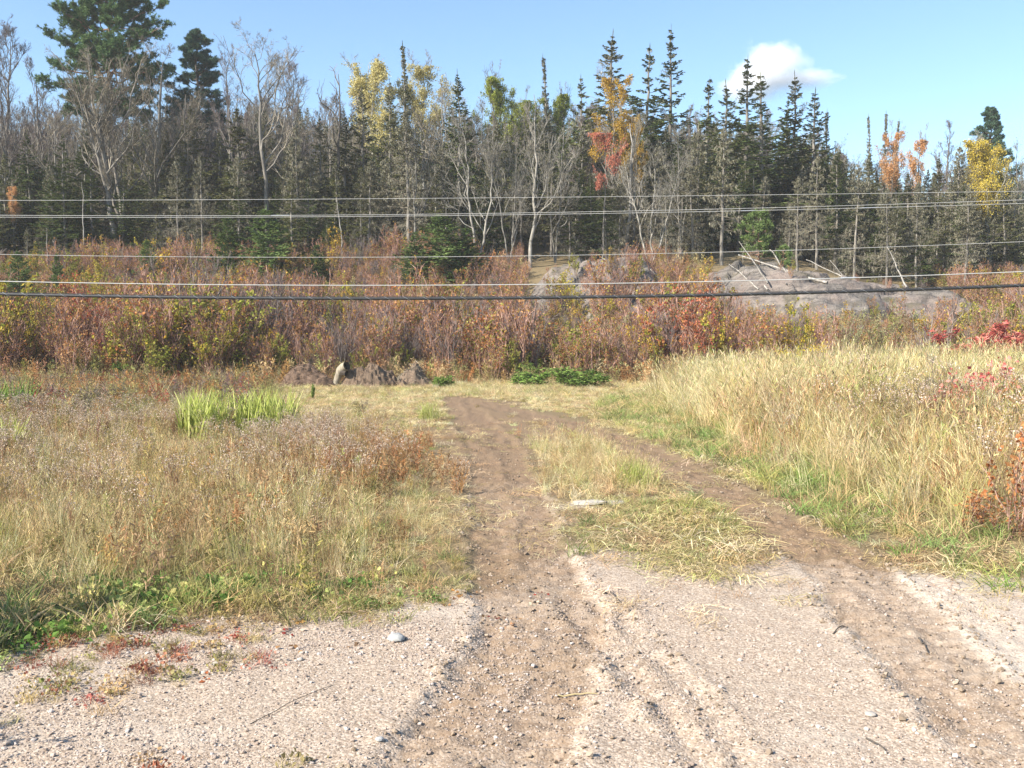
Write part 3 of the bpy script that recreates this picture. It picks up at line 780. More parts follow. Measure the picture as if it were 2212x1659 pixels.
mk_tufts()
ORDER = ['tall', 'arch', 'short', 'wispy', 'mat', 'aster', 'forb', 'clover', 'reed', 'litter']

def sow(name, label, specs):
    """specs: list of (tuft kind, x, y, scale, tint array)"""
    used = sorted({k for k, *_ in specs}, key=ORDER.index)
    meshes = [m_ for k in used for m_ in TUFT[k]]
    P, R_, S, I, T = [], [], [], [], []
    for k, x, y, sc, ti in specs:
        n = len(x)
        if n == 0: continue
        P.append(np.stack([x, y, ground(x, y)[0] - .005], -1)); R_.append(spin(n, .10))
        sc = np.broadcast_to(np.asarray(sc, float), (n,)); hv = RNG.uniform(.8, 1.2, n)
        S.append(np.stack([sc, sc, sc * hv], -1))
        I.append(used.index(k) * 3 + RNG.integers(0, 3, n)); T.append(np.broadcast_to(ti, (n, 3)))
    return scatter(name, meshes, np.concatenate(P), np.concatenate(R_), np.concatenate(S), np.concatenate(I), np.concatenate(T), label)

def pal(n, cols, wts, jit=.14):
    cols = np.array(cols); wts = np.asarray(wts, float)
    if wts.ndim == 1: c = cols[RNG.choice(len(cols), n, p=wts / wts.sum())]
    else:
        cw = np.cumsum(wts / wts.sum(1, keepdims=True), 1); c = cols[np.minimum((RNG.random(n)[:, None] > cw).sum(1), len(cols) - 1)]
    return np.clip(1.2 * c * (1 + RNG.normal(0, jit, (n, 1))) * (1 + RNG.normal(0, .06, (n, 3))), 0, 1)

TAN, STRAW, GREEN, YG, BROWN, RUST, OLIVE, GOLD = (.45, .345, .18), (.58, .50, .30), (.19, .235, .08), (.34, .325, .12), (.29, .195, .11), (.33, .17, .07), (.26, .23, .095), (.40, .30, .11)
# ------------------------------------------------------------------ rock outcrop
def mat_rock():
    m, n, out = nodes('rock')
    tc = n.nodes.new('ShaderNodeTexCoord')
    mp = n.nodes.new('ShaderNodeMapping'); mp.inputs['Rotation'].default_value = (.0, .35, .5); mp.inputs['Scale'].default_value = (.35, 1.2, 1.6); n.links.new(tc.outputs['Object'], mp.inputs[0])
    f = noise(n, 1.3, 6, .65, mp.outputs[0]); g = noise(n, .5, 3, .5, tc.outputs['Object']); h = noise(n, 9, 5, .7, tc.outputs['Object'])
    c = ramp(n, f, [(.32, (.06, .054, .047)), (.42, (.125, .11, .095)), (.56, (.20, .175, .15)), (.8, (.30, .26, .225))])
    st_ = noise(n, 3.2, 6, .75, mp.outputs[0])
    c = mixc(n, ramp(n, st_, [(.50, (0, 0, 0)), (.60, (.85, .85, .85))]), c, (.055, .05, .043))
    c = mixc(n, ramp(n, g, [(.45, (0, 0, 0)), (.65, (.6, .6, .6))]), c, (.24, .18, .15))
    c = mixc(n, ramp(n, h, [(.58, (0, 0, 0)), (.7, (.7, .7, .7))]), c, (.085, .085, .065))
    vo = n.nodes.new('ShaderNodeTexVoronoi'); vo.feature = 'DISTANCE_TO_EDGE'; vo.inputs['Scale'].default_value = .42; n.links.new(mp.outputs[0], vo.inputs['Vector'])
    c = mixc(n, ramp(n, vo.outputs['Distance'], [(.0, (.6, .6, .6)), (.02, (0, 0, 0))]), c, (.03, .028, .024))
    g2 = noise(n, .8, 4, .6, tc.outputs['Object'])
    c = mixc(n, ramp(n, g2, [(.56, (0, 0, 0)), (.66, (.75, .75, .75))]), c, (.10, .085, .05))
    b = n.nodes.new('ShaderNodeBsdfPrincipled'); n.links.new(c, b.inputs['Base Color']); b.inputs['Roughness'].default_value = .9
    bp = n.nodes.new('ShaderNodeBump'); bp.inputs['Strength'].default_value = 1.0; bp.inputs['Distance'].default_value = .22
    n.links.new(mth(n, 'ADD', f, mth(n, 'MULTIPLY', h, .4)), bp.inputs['Height']); n.links.new(bp.outputs[0], b.inputs['Normal'])
    n.links.new(b.outputs[0], out.inputs[0])
    return m
MROCK = mat_rock()
RX = [-.5, .6, 1.6, 3.2, 5.3, 6.2, 7.2, 8.2, 9.3, 11, 13, 15, 17.5, 19.2, 21]
RZ = [.8, 3.3, 4.55, 4.9, 4.75, 3.9, 3.5, 4.25, 4.8, 4.65, 4.1, 3.85, 3.6, 2.6, .6]

def rock_z(x, y):
    cr = np.interp(x, RX, RZ) - .52 + .25 * (fbm(x * .9, y * .3, 3, 3) - .5)
    t = (y - 35.2 - .8 * np.sin(x * .9)) / 6.2
    up = np.clip(t, 0, 1); p = 1 - (1 - up) ** 1.7
    z = .5 + (cr - .5) * p - 1.2 * np.clip(t - 1.05, 0, 3) ** 1.2
    # joints and ledges running obliquely
    q = (x * .55 + y * .85) * .8; r = np.abs((q + .8 * (fbm(x * .5, y * .5, 3, 1) - .5)) % 1.0 - .5)
    z = z - .05 * sst(.06, .0, r) * sst(0, .3, up) + .45 * (fbm(x * .6 + 2, y * 1.1, 4, 5) - .5) + .30 * (fbm(x * 2.2, y * 2.8, 4, 6) - .5)
    t2 = (x * .75 - y * .52) * .42 + 1.3 * (fbm(x * .35, y * .5, 3, 2) - .5); fr = t2 - np.floor(t2); am = .04 + .42 * vn(np.floor(t2) * 1.7, y * .3, 3)
    z = z - am * sst(.6, .02, fr) * sst(.03, .25, up) + .10 * (vn(x * 6, y * 6, 2) - .5)
    return z

def rock(name, x0, x1, label):
    x = np.arange(x0, x1, .09); y = np.arange(34.4, 47, .09); X, Y = np.meshgrid(x, y)
    edge = np.minimum(X - x0, x1 - X)
    Z = rock_z(X, Y) - 1.6 * sst(1.2, 0, edge)
    i = np.arange(X.size).reshape(X.shape); F = np.stack([i[:-1, :-1], i[:-1, 1:], i[1:, 1:], i[1:, :-1]], -1).reshape(-1, 4)
    me = raw_mesh(bpy.data.meshes.new(name), np.stack([X, Y, Z], -1).reshape(-1, 3), F, [MROCK], smooth=True)
    put(name, me, label=label, cat='rock', group='bare rock humps below the forest')
rock('rock_outcrop', -.6, 7.0, 'smaller rounded rock hump under the dark gap in the spruces')
rock('rock_outcrop', 6.9, 21, 'long rock slab strewn with fallen trunks, behind the grass bank')

# ------------------------------------------------------------------ trees of the forest edge
TREES = [
 ('red_pine', 228, -38, 56, 0, 1.0, 'tall red pine with a broad dark green crown cut by the top of the picture'),
 ('white_pine', 432, 72, 61, 0, 1.0, 'blue-green white pine with a pale feathery tip, next tall pine after the red pine'),
 ('white_pine', 2140, 232, 62, 0, .9, 'blue-green white pine rising behind the round yellow birch'),
 ('bare_purple', 32, 92, 58, 0, 1.0, 'tall purple-grey leafless birch nearest the left end of the forest'),
 ('bare_purple', 82, 165, 54, 1, 1.1, 'bushy-topped leafless tree between the leftmost birch and the red pine'),
 ('bare_purple', 5, 190, 50, 2, 1.1, 'leafless tree half cut by the left end of the picture'),
 ('bare', 118, 250, 50, 1, 1.1, 'low twisted leafless tree just before the red pine'),
 ('maple_leaning', 243, 105, 47.5, 0, 1.15, 'leafless grey maple leaning left in front of the red pine trunk'),
 ('maple_stout', 262, 165, 48.5, 0, 1.0, 'stout pale-barked leafless maple with several upright limbs under the red pine'),
 ('bare', 322, 135, 49, 0, 1.15, 'spreading leafless maple just right of the red pine trunk'),
 ('bare', 398, 200, 50, 2, .9, 'leafless tree with whitish limbs in front of the white pine'),
 ('bare_purple', 492, 142, 53, 2, .8, 'feathery leafless tree slanting beside the white pine'),
 ('bare', 572, 122, 48, 3, 1.15, 'tall leafless maple with a straight grey trunk halfway between white pine and yellow birch'),
 ('bare_purple', 640, 165, 55, 0, .9, 'leafless pinkish crown just right of the straight grey maple'),
 ('snag_forked', 727, 158, 49, 0, 1.0, 'dark dead tree with a few crooked forks and no fine twigs'),
 ('birch_yellow', 802, 138, 55, 0, .95, 'pale yellow birch left of the tallest thin spruce spire'),
 ('birch_yellow', 915, 150, 56, 1, .9, 'pale yellow birch right behind the tallest thin spruce spire'),
 ('spruce_olive', 838, 172, 52, 0, .7, 'narrow olive spruce between the two pale yellow birches'),
 ('spruce_olive', 786, 182, 50, 1, .8, 'brownish spruce in front of the left pale yellow birch'),
 ('spire', 880, 94, 49, 0, .8, 'thin spruce spire between the yellow birches, tallest in the middle-left'),
 ('spruce', 993, 152, 52, 1, .85, 'dark pointed spruce right of the yellow birches'),
 ('bare', 958, 180, 53, 2, .8, 'leafless fan of dark twigs leaning on the dark pointed spruce'),
 ('poplar_lime', 1066, 170, 57, 0, .8, 'lime green poplar with two rounded tops'),
 ('poplar_lime', 1128, 215, 59, 1, .9, 'lower lime green poplar right of the two-topped poplar'),
 ('spire', 1178, 118, 59, 1, .8, 'lone thin spruce spire in the middle of the skyline'),
 ('poplar_lime', 1216, 203, 60, 0, .7, 'small lime green poplar right of the lone spruce spire'),
 ('spruce_open', 1250, 162, 57, 0, .8, 'small dark spruce top between lone spire and the gold birch'),
 ('spruce_open', 1305, 68, 56, 1, 1.1, 'tall tiered spruce rising over the gold birch'),
 ('birch_gold', 1332, 165, 51, 0, .75, 'gold-leaved birch below the tall tiered spruce'),
 ('birch_gold', 1372, 250, 50, 0, .6, 'smaller gold birch with sparse leaves beside the larger gold birch'),
 ('maple_red', 1303, 288, 46.5, 0, .62, 'young maple with scarlet leaves halfway up the forest wall'),
 ('spruce_open', 1410, 99, 55, 0, 1.0, 'dark spruce just left of the tallest thin grey-tipped spruce'),
 ('spruce_open', 1456, 54, 57, 2, .8, 'tallest thin grey-tipped sparse spruce on the skyline'),
 ('spruce_open', 1530, 168, 55, 0, 1.0, 'broad-topped spruce left of the cloud group of spruces'),
 ('spruce_open', 1581, 174, 52, 1, 1.0, 'dense dark spruce left of the two spruces against the cloud'),
 ('spruce_open', 1622, 117, 54, 2, 1.0, 'tall spruce standing in front of the cloud, taller of the pair'),
 ('spruce_open', 1652, 154, 51, 0, 1.25, 'spruce with sweeping branches in front of the cloud, shorter of the pair'),
 ('spruce', 1697, 210, 53, 2, .75, 'short dark spruce between the cloud pair and the next tall spruce'),
 ('spruce_open', 1728, 151, 53, 1, .95, 'pointed spruce right of the cloud'),
 ('spruce_open', 1762, 190, 52, 2, 1.05, 'grey-green spruce just right of the pointed spruce beside the cloud'),
 ('spire', 1788, 238, 55, 0, .8, 'thin spruce tip where the skyline drops away at the right'),
 ('spruce_grey', 1812, 310, 49, 0, .9, 'lichen-grey spruce at the foot of the skyline drop'),
 ('spire', 1880, 247, 61, 1, .7, 'leftmost of the three thin spruce tips above the orange maple'),
 ('spire', 1912, 239, 61, 0, .75, 'middle and tallest of the three thin spruce tips above the orange maple'),
 ('spire', 1938, 257, 62, 1, .7, 'rightmost of the three thin spruce tips above the orange maple'),
 ('maple_orange', 1926, 285, 55, 0, .62, 'orange-leaved maple under the three thin spruce tips'),
 ('maple_orange', 1990, 302, 54, 1, .6, 'orange-leaved maple with bare top, second from the three thin tips'),
 ('bare_purple', 2045, 285, 61, 1, 1.1, 'rounded leafless crown between the orange maples and the grey spruce'),
 ('spruce_olive', 2030, 335, 53, 2, .9, 'brown-green spruce below the rounded leafless crown'),
 ('spruce_grey', 2072, 308, 50, 1, .9, 'lichen-grey spruce with pointed top left of the round yellow birch'),
 ('birch_round', 2148, 303, 50, 0, .85, 'round-crowned bright yellow birch with white stems near the right end'),
 ('bare', 2205, 330, 55, 0, .9, 'leafless tree at the right end of the picture'),
 ('spruce', 2200, 470, 47, 0, 1.3, 'low dark spruce at the right end beside the yellow birch stems'),
 # front row
 ('spruce_grey', 885, 232, 46.5, 2, 1.25, 'broad lichen-grey spruce with drooping skirt below the tallest spire'),
 ('bare_pale', 905, 280, 46, 0, 1.0, 'slender pale leafless tree behind the broad grey spruce skirt'),
 ('bare_pale', 1030, 225, 45.5, 1, 1.15, 'many-branched pale leafless tree left of the tall straight pale tree'),
 ('bare_pale', 1146, 200, 45.5, 0, 1.1, 'tall straight pale leafless tree left of the rock hump'),
 ('bare_pale', 1100, 300, 46, 2, .9, 'low pale leafless clump between the two taller pale trees'),
 ('bare_pale', 1200, 260, 47, 1, .9, 'pale leafless tree growing just above the rock hump'),
 ('bare_pale', 1408, 330, 44.5, 2, 1.3, 'fan of whitish leafless stems right of the scarlet maple'),
 ('bare_pale', 1366, 235, 48, 0, .8, 'whitish upright leafless tree just right of the scarlet maple'),
 ('snag_pole', 1358, 262, 47.5, 0, 1.3, 'broken-topped grey dead trunk beside the scarlet maple'),
 ('bare_pale', 1475, 270, 47, 1, .9, 'pale leafless tree below the tallest thin grey-tipped spruce'),
 ('spruce_grey', 1562, 270, 45.5, 3, 1.1, 'lichen-grey spruce standing over the left end of the long rock slab'),
 ('spruce_grey', 1500, 340, 46, 0, 1.0, 'grey dying spruce left of the long rock slab'),
 ('spruce_grey', 1440, 400, 45, 1, 1.0, 'short grey dying spruce above the gap between the rocks'),
 ('spruce_grey', 1726, 380, 45.5, 2, 1.1, 'grey dying spruce behind the middle of the long rock slab'),
 ('spruce_grey', 1768, 330, 47, 3, 1.0, 'lichen-grey spruce below the pointed spruces right of the cloud'),
 ('spruce_grey', 1850, 345, 46, 0, 1.0, 'grey dying spruce with bare trunk, below the left thin spruce tip'),
 ('spruce_grey', 1920, 400, 45, 1, 1.1, 'grey leaning-branched spruce below the first orange maple'),
 ('spruce_grey', 1985, 390, 45.5, 2, 1.0, 'grey bare-trunked spruce below the second orange maple'),
 ('spruce_grey', 2090, 400, 44.5, 3, 1.2, 'pale grey skirted spruce in front of the yellow birch stems'),
 ('spruce_olive', 1880, 330, 50, 0, .9, 'olive spruce just left of the first orange maple'),
 ('spruce', 1252, 330, 47.5, 0, 1.0, 'short dark green spruce left of the scarlet maple'),
 ('spruce', 1310, 395, 47, 1, 1.3, 'low dark spruce filling the shade under the scarlet maple'),
 ('spruce_olive', 1190, 340, 48.5, 2, 1.1, 'olive spruce above the rock hump'),
 ('spruce_olive', 1070, 260, 50, 1, 1.1, 'brown-olive spruce under the two-topped poplar'),
 ('spruce_grey', 960, 300, 48, 0, .9, 'grey dying spruce below the dark pointed spruce'),
 ('spruce_olive', 740, 250, 50, 0, 1.1, 'olive spruce behind the dark dead fork'),
 ('spruce_olive', 690, 250, 49, 1, 1.0, 'olive-grey spruce left of the dark dead fork'),
 ('spruce_grey', 640, 260, 48, 3, .9, 'thin grey spruce below the leafless pinkish crown'),
 ('spruce_olive', 515, 225, 48.5, 2, 1.1, 'olive spruce left of the straight grey maple'),
 ('spruce_grey', 515, 330, 47, 1, .9, 'bare-trunked grey spruce standing over the left young spruce'),
 ('spruce_olive', 420, 225, 50, 0, 1.1, 'olive spruce directly below the white pine'),
 ('spruce_grey', 432, 330, 47, 2, .9, 'bare-trunked grey spruce below the white pine'),
 ('spruce_olive', 340, 300, 49, 1, 1.0, 'olive spruce right of the stout pale maple'),
 ('spruce', 180, 280, 49, 2, 1.1, 'dense dark spruce left of the leaning maple trunk'),
 ('spruce', 140, 290, 48, 0, 1.0, 'dense dark spruce with a flat top left of the red pine'),
 ('spruce', 60, 280, 50, 1, 1.1, 'dense dark spruce beneath the leftmost birch'),
 ('spruce_olive', 5, 330, 48, 0, 1.2, 'dark spruce cut by the left end of the picture'),
 ('maple_orange', 25, 400, 47.5, 0, .7, 'small maple with a few orange leaves near the left end'),
 ('snag_pole', 176, 390, 45, 0, .9, 'thin whitish dead pole left of the red pine trunk'),
 ('snag_pole', 100, 490, 44, 2, .6, 'short yellowish dead trunk at the thicket edge near the left end'),
 ('snag_pole', 742, 425, 45, 1, .8, 'short dead trunk leaning left below the dark dead fork'),
 ('snag_pole', 962, 445, 45.5, 2, .5, 'stubby broken grey trunk above the big green bushes'),
 ('young_spruce', 491, 468, 42.5, 0, .95, 'young green spruce, left of the two biggest in the thicket'),
 ('young_spruce', 577, 450, 42, 1, 1.15, 'biggest young green spruce in the thicket'),
 ('young_spruce', 686, 526, 42, 0, 1.0, 'small bluish young spruce right of the biggest young spruce'),
 ('young_spruce', 955, 462, 42, 1, 1.45, 'bushy green young spruce with yellow leaves around it, left of the pale trees'),
 ('young_spruce', 893, 505, 41.5, 0, 1.25, 'pale green young spruce beside the bushy one'),
 ('young_spruce', 1005, 490, 42.5, 0, 1.2, 'green young spruce right of the bushy one'),
 ('young_spruce', 40, 540, 39, 1, .8, 'thin young spruce near the left end of the thicket'),
 ('young_spruce', 124, 545, 38.5, 0, .55, 'slender bluish young spruce left of the red bush'),
 ('young_spruce', 318, 515, 41, 1, .7, 'dull young spruce between red bush and the green young spruces'),
 ('young_pine', 1642, 465, 42.5, 0, 1.0, 'bright green young pine on the top of the rock slab'),
 ('young_pine', 1692, 535, 41, 0, .8, 'small bright green pine sprig below the young pine on the slab'),
]
for k_, dx, tp, Y, v, wd, lab in TREES:
    base = None
    if k_ in ('young_pine',): base = float(rock_z(np.array([at(dx, tp, Y)[0]]), np.array([float(Y)]))[0])
    grp = {'y': 'young conifers in the thicket', 's': 'dead trunks at the forest edge'}.get(k_[0] if k_.startswith(('young', 'snag')) else '', 'trees of the forest edge')
    wd *= {'spruce_open': 1.3, 'spire': 1.3, 'spruce': 1.1, 'spruce_olive': 1.2, 'white_pine': 1.2}.get(k_, 1)
    tree(k_, dx, tp, Y, lab, v, wd, grp, cat={'young_spruce': 'young tree', 'young_pine': 'young tree', 'snag_pole': 'dead trunk'}.get(k_, 'tree'))

# close-set trees that nothing tells apart, by stretch of the forest
LM = [(35, 'the leftmost tall birch'), (82, 'the bushy-topped leafless tree'), (140, 'the flat-topped dark spruce'), (176, 'the thin whitish dead pole'), (228, 'the red pine'), (262, 'the stout pale maple'),
      (322, 'the spreading maple'), (398, 'the whitish-limbed tree'), (432, 'the left white pine'), (492, 'the feathery leafless tree'), (572, 'the straight grey maple'), (640, 'the pinkish leafless crown'),
      (690, 'the olive-grey spruce'), (727, 'the dark dead fork'), (802, 'the left yellow birch'), (838, 'the narrow olive spruce'), (880, 'the tallest spire'), (915, 'the right yellow birch'), (993, 'the dark pointed spruce'),
      (1030, 'the many-branched pale tree'), (1066, 'the two-topped poplar'), (1146, 'the tall straight pale tree'), (1178, 'the lone spruce spire'), (1216, 'the small lime poplar'), (1252, 'the short dark green spruce'),
      (1303, 'the scarlet maple'), (1332, 'the larger gold birch'), (1358, 'the broken-topped dead trunk'), (1372, 'the smaller gold birch'), (1410, 'the fan of whitish stems'), (1456, 'the tallest grey-tipped spruce'), (1500, 'the grey spruce by the slab'), (1530, 'the broad-topped spruce'),
      (1581, 'the spruce before the cloud pair'), (1622, 'the taller cloud-pair spruce'), (1652, 'the shorter cloud-pair spruce'), (1697, 'the spruce past the cloud pair'), (1728, 'the pointed cloud-side spruce'), (1762, 'the grey-green cloud-side spruce'),
      (1788, 'the skyline-drop tip'), (1850, 'the bare-trunked dying spruce'), (1880, 'the left thin tip'), (1926, 'the first orange maple'), (1990, 'the second orange maple'), (2045, 'the rounded leafless crown'), (2072, 'the pointed grey spruce'),
      (2146, 'the round yellow birch'), (2205, 'the rightmost leafless tree')]
used_lm = set()
DESC = dict(spruce='dark spruce', spruce_olive='slim olive spruce', spruce_grey='slim greyish spruce')
def stretch(n, x0, x1, t0, t1, Y0, Y1, kinds):
    for i in range(n):
        k_ = kinds[i % len(kinds)]; dx = x0 + (x1 - x0) * (i + RNG.uniform(.15, .85)) / n
        for ld, lm in sorted(LM, key=lambda q: abs(q[0] - dx)):
            sd = 'just left of' if dx < ld else 'just right of'
            if (lm, sd) not in used_lm: break
        used_lm.add((lm, sd))
        tree(k_, dx, RNG.uniform(t0, t1), RNG.uniform(Y0, Y1), '%s in the forest wall %s %s' % (DESC[k_], sd, lm), int(RNG.integers(0, 4)), RNG.uniform(.95, 1.3), 'close-set spruces of the forest wall')
stretch(9, 0, 330, 320, 410, 46.5, 53, ['spruce', 'spruce_olive', 'spruce'])
stretch(12, 340, 760, 250, 390, 47.5, 54, ['spruce_olive', 'spruce', 'spruce_grey'])
stretch(11, 770, 1240, 250, 380, 48, 54, ['spruce_olive', 'spruce_grey', 'spruce'])
stretch(10, 1240, 1560, 270, 390, 48, 54, ['spruce_olive', 'spruce', 'spruce_grey'])
stretch(10, 1560, 1820, 290, 400, 48, 54, ['spruce', 'spruce_olive', 'spruce'])
stretch(10, 1810, 2212, 340, 430, 46.5, 54, ['spruce_olive', 'spruce_grey', 'spruce_olive'])

# the wood behind, one mass
def forest_behind():
    kinds = ['spruce', 'spruce_olive', 'spruce_olive', 'bare', 'bare_purple', 'spruce_open']
    P, R_, S, I = [], [], [], []
    ms_t = []; ms_c = []
    flat = []
    for k_ in kinds:
        for tm, cm, H0 in PROTO[k_][:2]: flat.append((tm, cm, H0))
    n = 1500
    Y = RNG.uniform(54, 95, n); dx = RNG.uniform(-800, 3000, n)
    top = np.interp(dx, [0, 100, 350, 700, 800, 1100, 1450, 1780, 1850, 2212], [245, 255, 240, 225, 235, 240, 250, 285, 350, 365]) + RNG.uniform(-5, 75, n)
    p = np.array([at(a, b, c) for a, b, c in zip(dx, top, Y)])
    z0 = lz(p[:, 0], Y)
    kk = RNG.integers(0, len(flat), n)
    kk = np.where((dx < 720) & (RNG.random(n) < .32), RNG.integers(6, 10, n), kk)
    H0 = np.array([flat[i][2] for i in kk]); s = np.maximum((p[:, 2] - z0) / H0, .2)
    pts = np.stack([p[:, 0], Y, z0 - .05], -1)
    return flat, pts, s, kk
flat, pts, s_, kk = forest_behind()
rr_ = spin(len(pts), .02); sc_ = np.stack([s_ * RNG.uniform(.8, 1.2, len(s_)), s_ * RNG.uniform(.8, 1.2, len(s_)), s_], -1)
fo = scatter('forest', [m_ for t in flat for m_ in (t[0], t[1])], np.concatenate([pts, pts]), np.concatenate([rr_, rr_]), np.concatenate([sc_, sc_]), np.concatenate([kk * 2, kk * 2 + 1]), None, 'deep mixed wood of spruces and bare trees closing the view behind the forest edge')

def understorey():
    ms = []; 
    for k_ in ('spruce_grey', 'spruce_olive', 'spruce_grey', 'spruce'):
        for tm, cm, H0 in PROTO[k_][:2]: ms.append((tm, cm, H0))
    n = 820; Y = RNG.uniform(45.6, 64, n); x = RNG.uniform(-1, 1, n) * (.75 * Y + 2)
    keep = ~((x > .5) & (x < 18) & (Y < 46.5)); x, Y = x[keep], Y[keep]; n = len(x)
    kk = RNG.integers(0, len(ms), n); s = RNG.uniform(1.6, 5.0, n) / np.array([ms[i][2] for i in kk])
    pts = np.stack([x, Y, lz(x, Y) - .05], -1); r_ = spin(n, .03); w_ = RNG.uniform(1.0, 1.5, n); sc = np.stack([s * w_, s * w_, s], -1)
    scatter('understorey', [m_ for t in ms for m_ in (t[0], t[1])], np.concatenate([pts, pts]), np.concatenate([r_, r_]), np.concatenate([sc, sc]), np.concatenate([kk * 2, kk * 2 + 1]), None, 'shaded understorey of small spruces and dead twigs between the forest trunks')
understorey()

# ------------------------------------------------------------------ thicket
SH = {}
def shrubs():
    for k in range(3):
        SH.setdefault('red', []).append(shrub_mesh('red_twig_shrub', 2.5, 12, 8, 6, .30, 'twig_red', 'leaf_rust', 260, .085, tw=.011, leaf2='leaf_gold', f2=.45))
        SH.setdefault('rust', []).append(shrub_mesh('rust_leaf_shrub', 2.2, 9, 7, 6, .4, 'twig_red', 'leaf_rust', 800, .09, leaf2='leaf_olive', f2=.45, leafz=.25))
        SH.setdefault('olive', []).append(shrub_mesh('olive_leaf_shrub', 2.1, 9, 7, 6, .42, 'twig_brown', 'leaf_olive', 1100, .095, lstart=.1, leaf2='leaf_lime', f2=.4, leafz=.2))
        SH.setdefault('gold', []).append(shrub_mesh('gold_leaf_shrub', 2.3, 8, 7, 6, .36, 'twig_brown', 'leaf_gold', 800, .09, leafz=.3, leaf2='leaf_yellow', f2=.4))
        SH.setdefault('grey', []).append(shrub_mesh('grey_twig_shrub', 2.5, 10, 8, 7, .32, 'twig_purple', None, 0, tw=.010))
    SH['yellow'] = [shrub_mesh('yellow_leaf_shrub', 2.4, 8, 7, 6, .34, 'twig_brown', 'leaf_yellow', 1200, .095, leafz=.25, leaf2='leaf_lime', f2=.3) for k in range(2)]
    SH['redleaf'] = [shrub_mesh('red_leaf_shrub', 2.4, 12, 8, 6, .34, 'twig_red', 'leaf_red', 1500, .08, lstart=.12, leafz=.22, leaf2='leaf_rust', f2=.45) for k in range(2)]
    SH['sumac'] = [shrub_mesh('crimson_leaf_shrub', 1.6, 12, 6, 5, .55, 'twig_red', 'leaf_crimson', 1900, .12, lstart=.3, asp=.38, leaf2='leaf_scarlet', f2=.4) for k in range(2)]
    SH['willow'] = [shrub_mesh('willow_shrub', 2.2, 9, 8, 6, .4, 'twig_brown', 'leaf_willow', 1500, .075, asp=.3) for k in range(2)]
    SH['orange'] = [shrub_mesh('orange_leaf_shrub', 2.2, 9, 7, 6, .36, 'twig_red', 'leaf_orange', 900, .075, leafz=.3) for k in range(2)]
    SH['green'] = [shrub_mesh('green_leaf_shrub', 1.0, 10, 7, 5, .5, 'twig_brown', 'leaf_green', 1300, .07, lstart=.05) for k in range(2)]
shrubs()

CLEAR = [(188, 32), (222, 31), (1465, 29.5), (1500, 29.5), (1535, 28.8), (62, 30), (1248, 37), (1515, 40), (890, 30), (491, 42.5), (577, 42), (686, 42), (955, 42), (893, 41.5), (1005, 42.5), (124, 38.5), (40, 39), (970, 33)]
def thicket(name, label, kinds, wf, n, hs=(.6, 1.1), seed=0):
    x, y = sample(n, -34, 34, 26.6, 47, lambda x, y: in_view(x, y, 4) * wf(x, y))
    ms = [m_ for k in kinds for m_ in SH[k]]
    pid = RNG.integers(0, len(ms), len(x)); s = RNG.uniform(*hs, len(x)) * np.interp(y, [27, 33, 40, 45], [1.0, .85, .62, .5]) * (.6 + .8 * vn(x * .35 + 3, y * .35, 5)) * np.where(on_rock(x, y), .5, 1) * np.where((x > 7) & (x < 18) & (y > 29), .7, 1)
    zz = np.where((x > .3) & (x < 20.5) & (y > 35), np.maximum(lz(x, y), rock_z(x, y)), lz(x, y))
    return scatter(name, ms, np.stack([x, y, zz - .03], -1), spin(len(x), .06), np.stack([s, s, s * RNG.uniform(.85, 1.15, len(x))], -1), pid, None, label)

def dxy(x, y): return 1106 + x / y * FPX           # picture column of a ground spot
def on_rock(x, y): return ((x > .6) & (x < 5.9) & (y > 38.6)) | ((x > 8.6) & (x < 19) & (y > 36.6))
def clear(x, y):                                     # thinner growth in front of the bushes and young trees that stand free
    k = np.ones(np.shape(x))
    for dx, Y in CLEAR:
        bx = (dx - 1106) / FPX * Y
        k = k * np.where((np.abs(x - bx * y / Y) < .65) & (y < Y + .6) & (y > Y - 5) , .25, 1)
    return k
def hb(x, y): return np.where(on_rock(x, y), .14, 1.0) * np.where((x > 7) & (x < 15.5) & (y > 29), .28, 1) * np.where((x > .5) & (x < 6) & (y > 33), .5, 1) * clear(x, y) * sst(27.2, 28.0, y + .9 * (vn(x * .5, y * .2, 2) - .5)) 
cw = lambda x, y: np.exp(-((dxy(x, y) - 1000) / 420) ** 2)
thicket('red_twig_thicket', 'dense thicket of reddish bare twigs across the middle of the hillside', ['red', 'rust', 'red', 'orange', 'grey'],
        lambda x, y: hb(x, y) * (.35 + .65 * cw(x, y)) * (.45 + .8 * vn(x * .25, y * .35, 1)), 5200, (.5, 1.05))
thicket('leafy_thicket', 'olive and yellow leafed undergrowth covering the left hillside', ['olive', 'gold', 'rust', 'red', 'yellow'],
        lambda x, y: hb(x, y) * (.12 + .88 * (1 - cw(x, y))) * (.35 + .9 * vn(x * .22 + 9, y * .3, 4)) * np.where(x > 6, .6, 1), 5600, (.5, 1.0))
thicket('low_undergrowth', 'low green and rusty brush along the foot of the thicket', ['green', 'olive', 'rust'],
        lambda x, y: np.where(on_rock(x, y), .05, 1) * sst(33, 27, y) * sst(27.0, 27.6, y), 1800, (.35, .6))

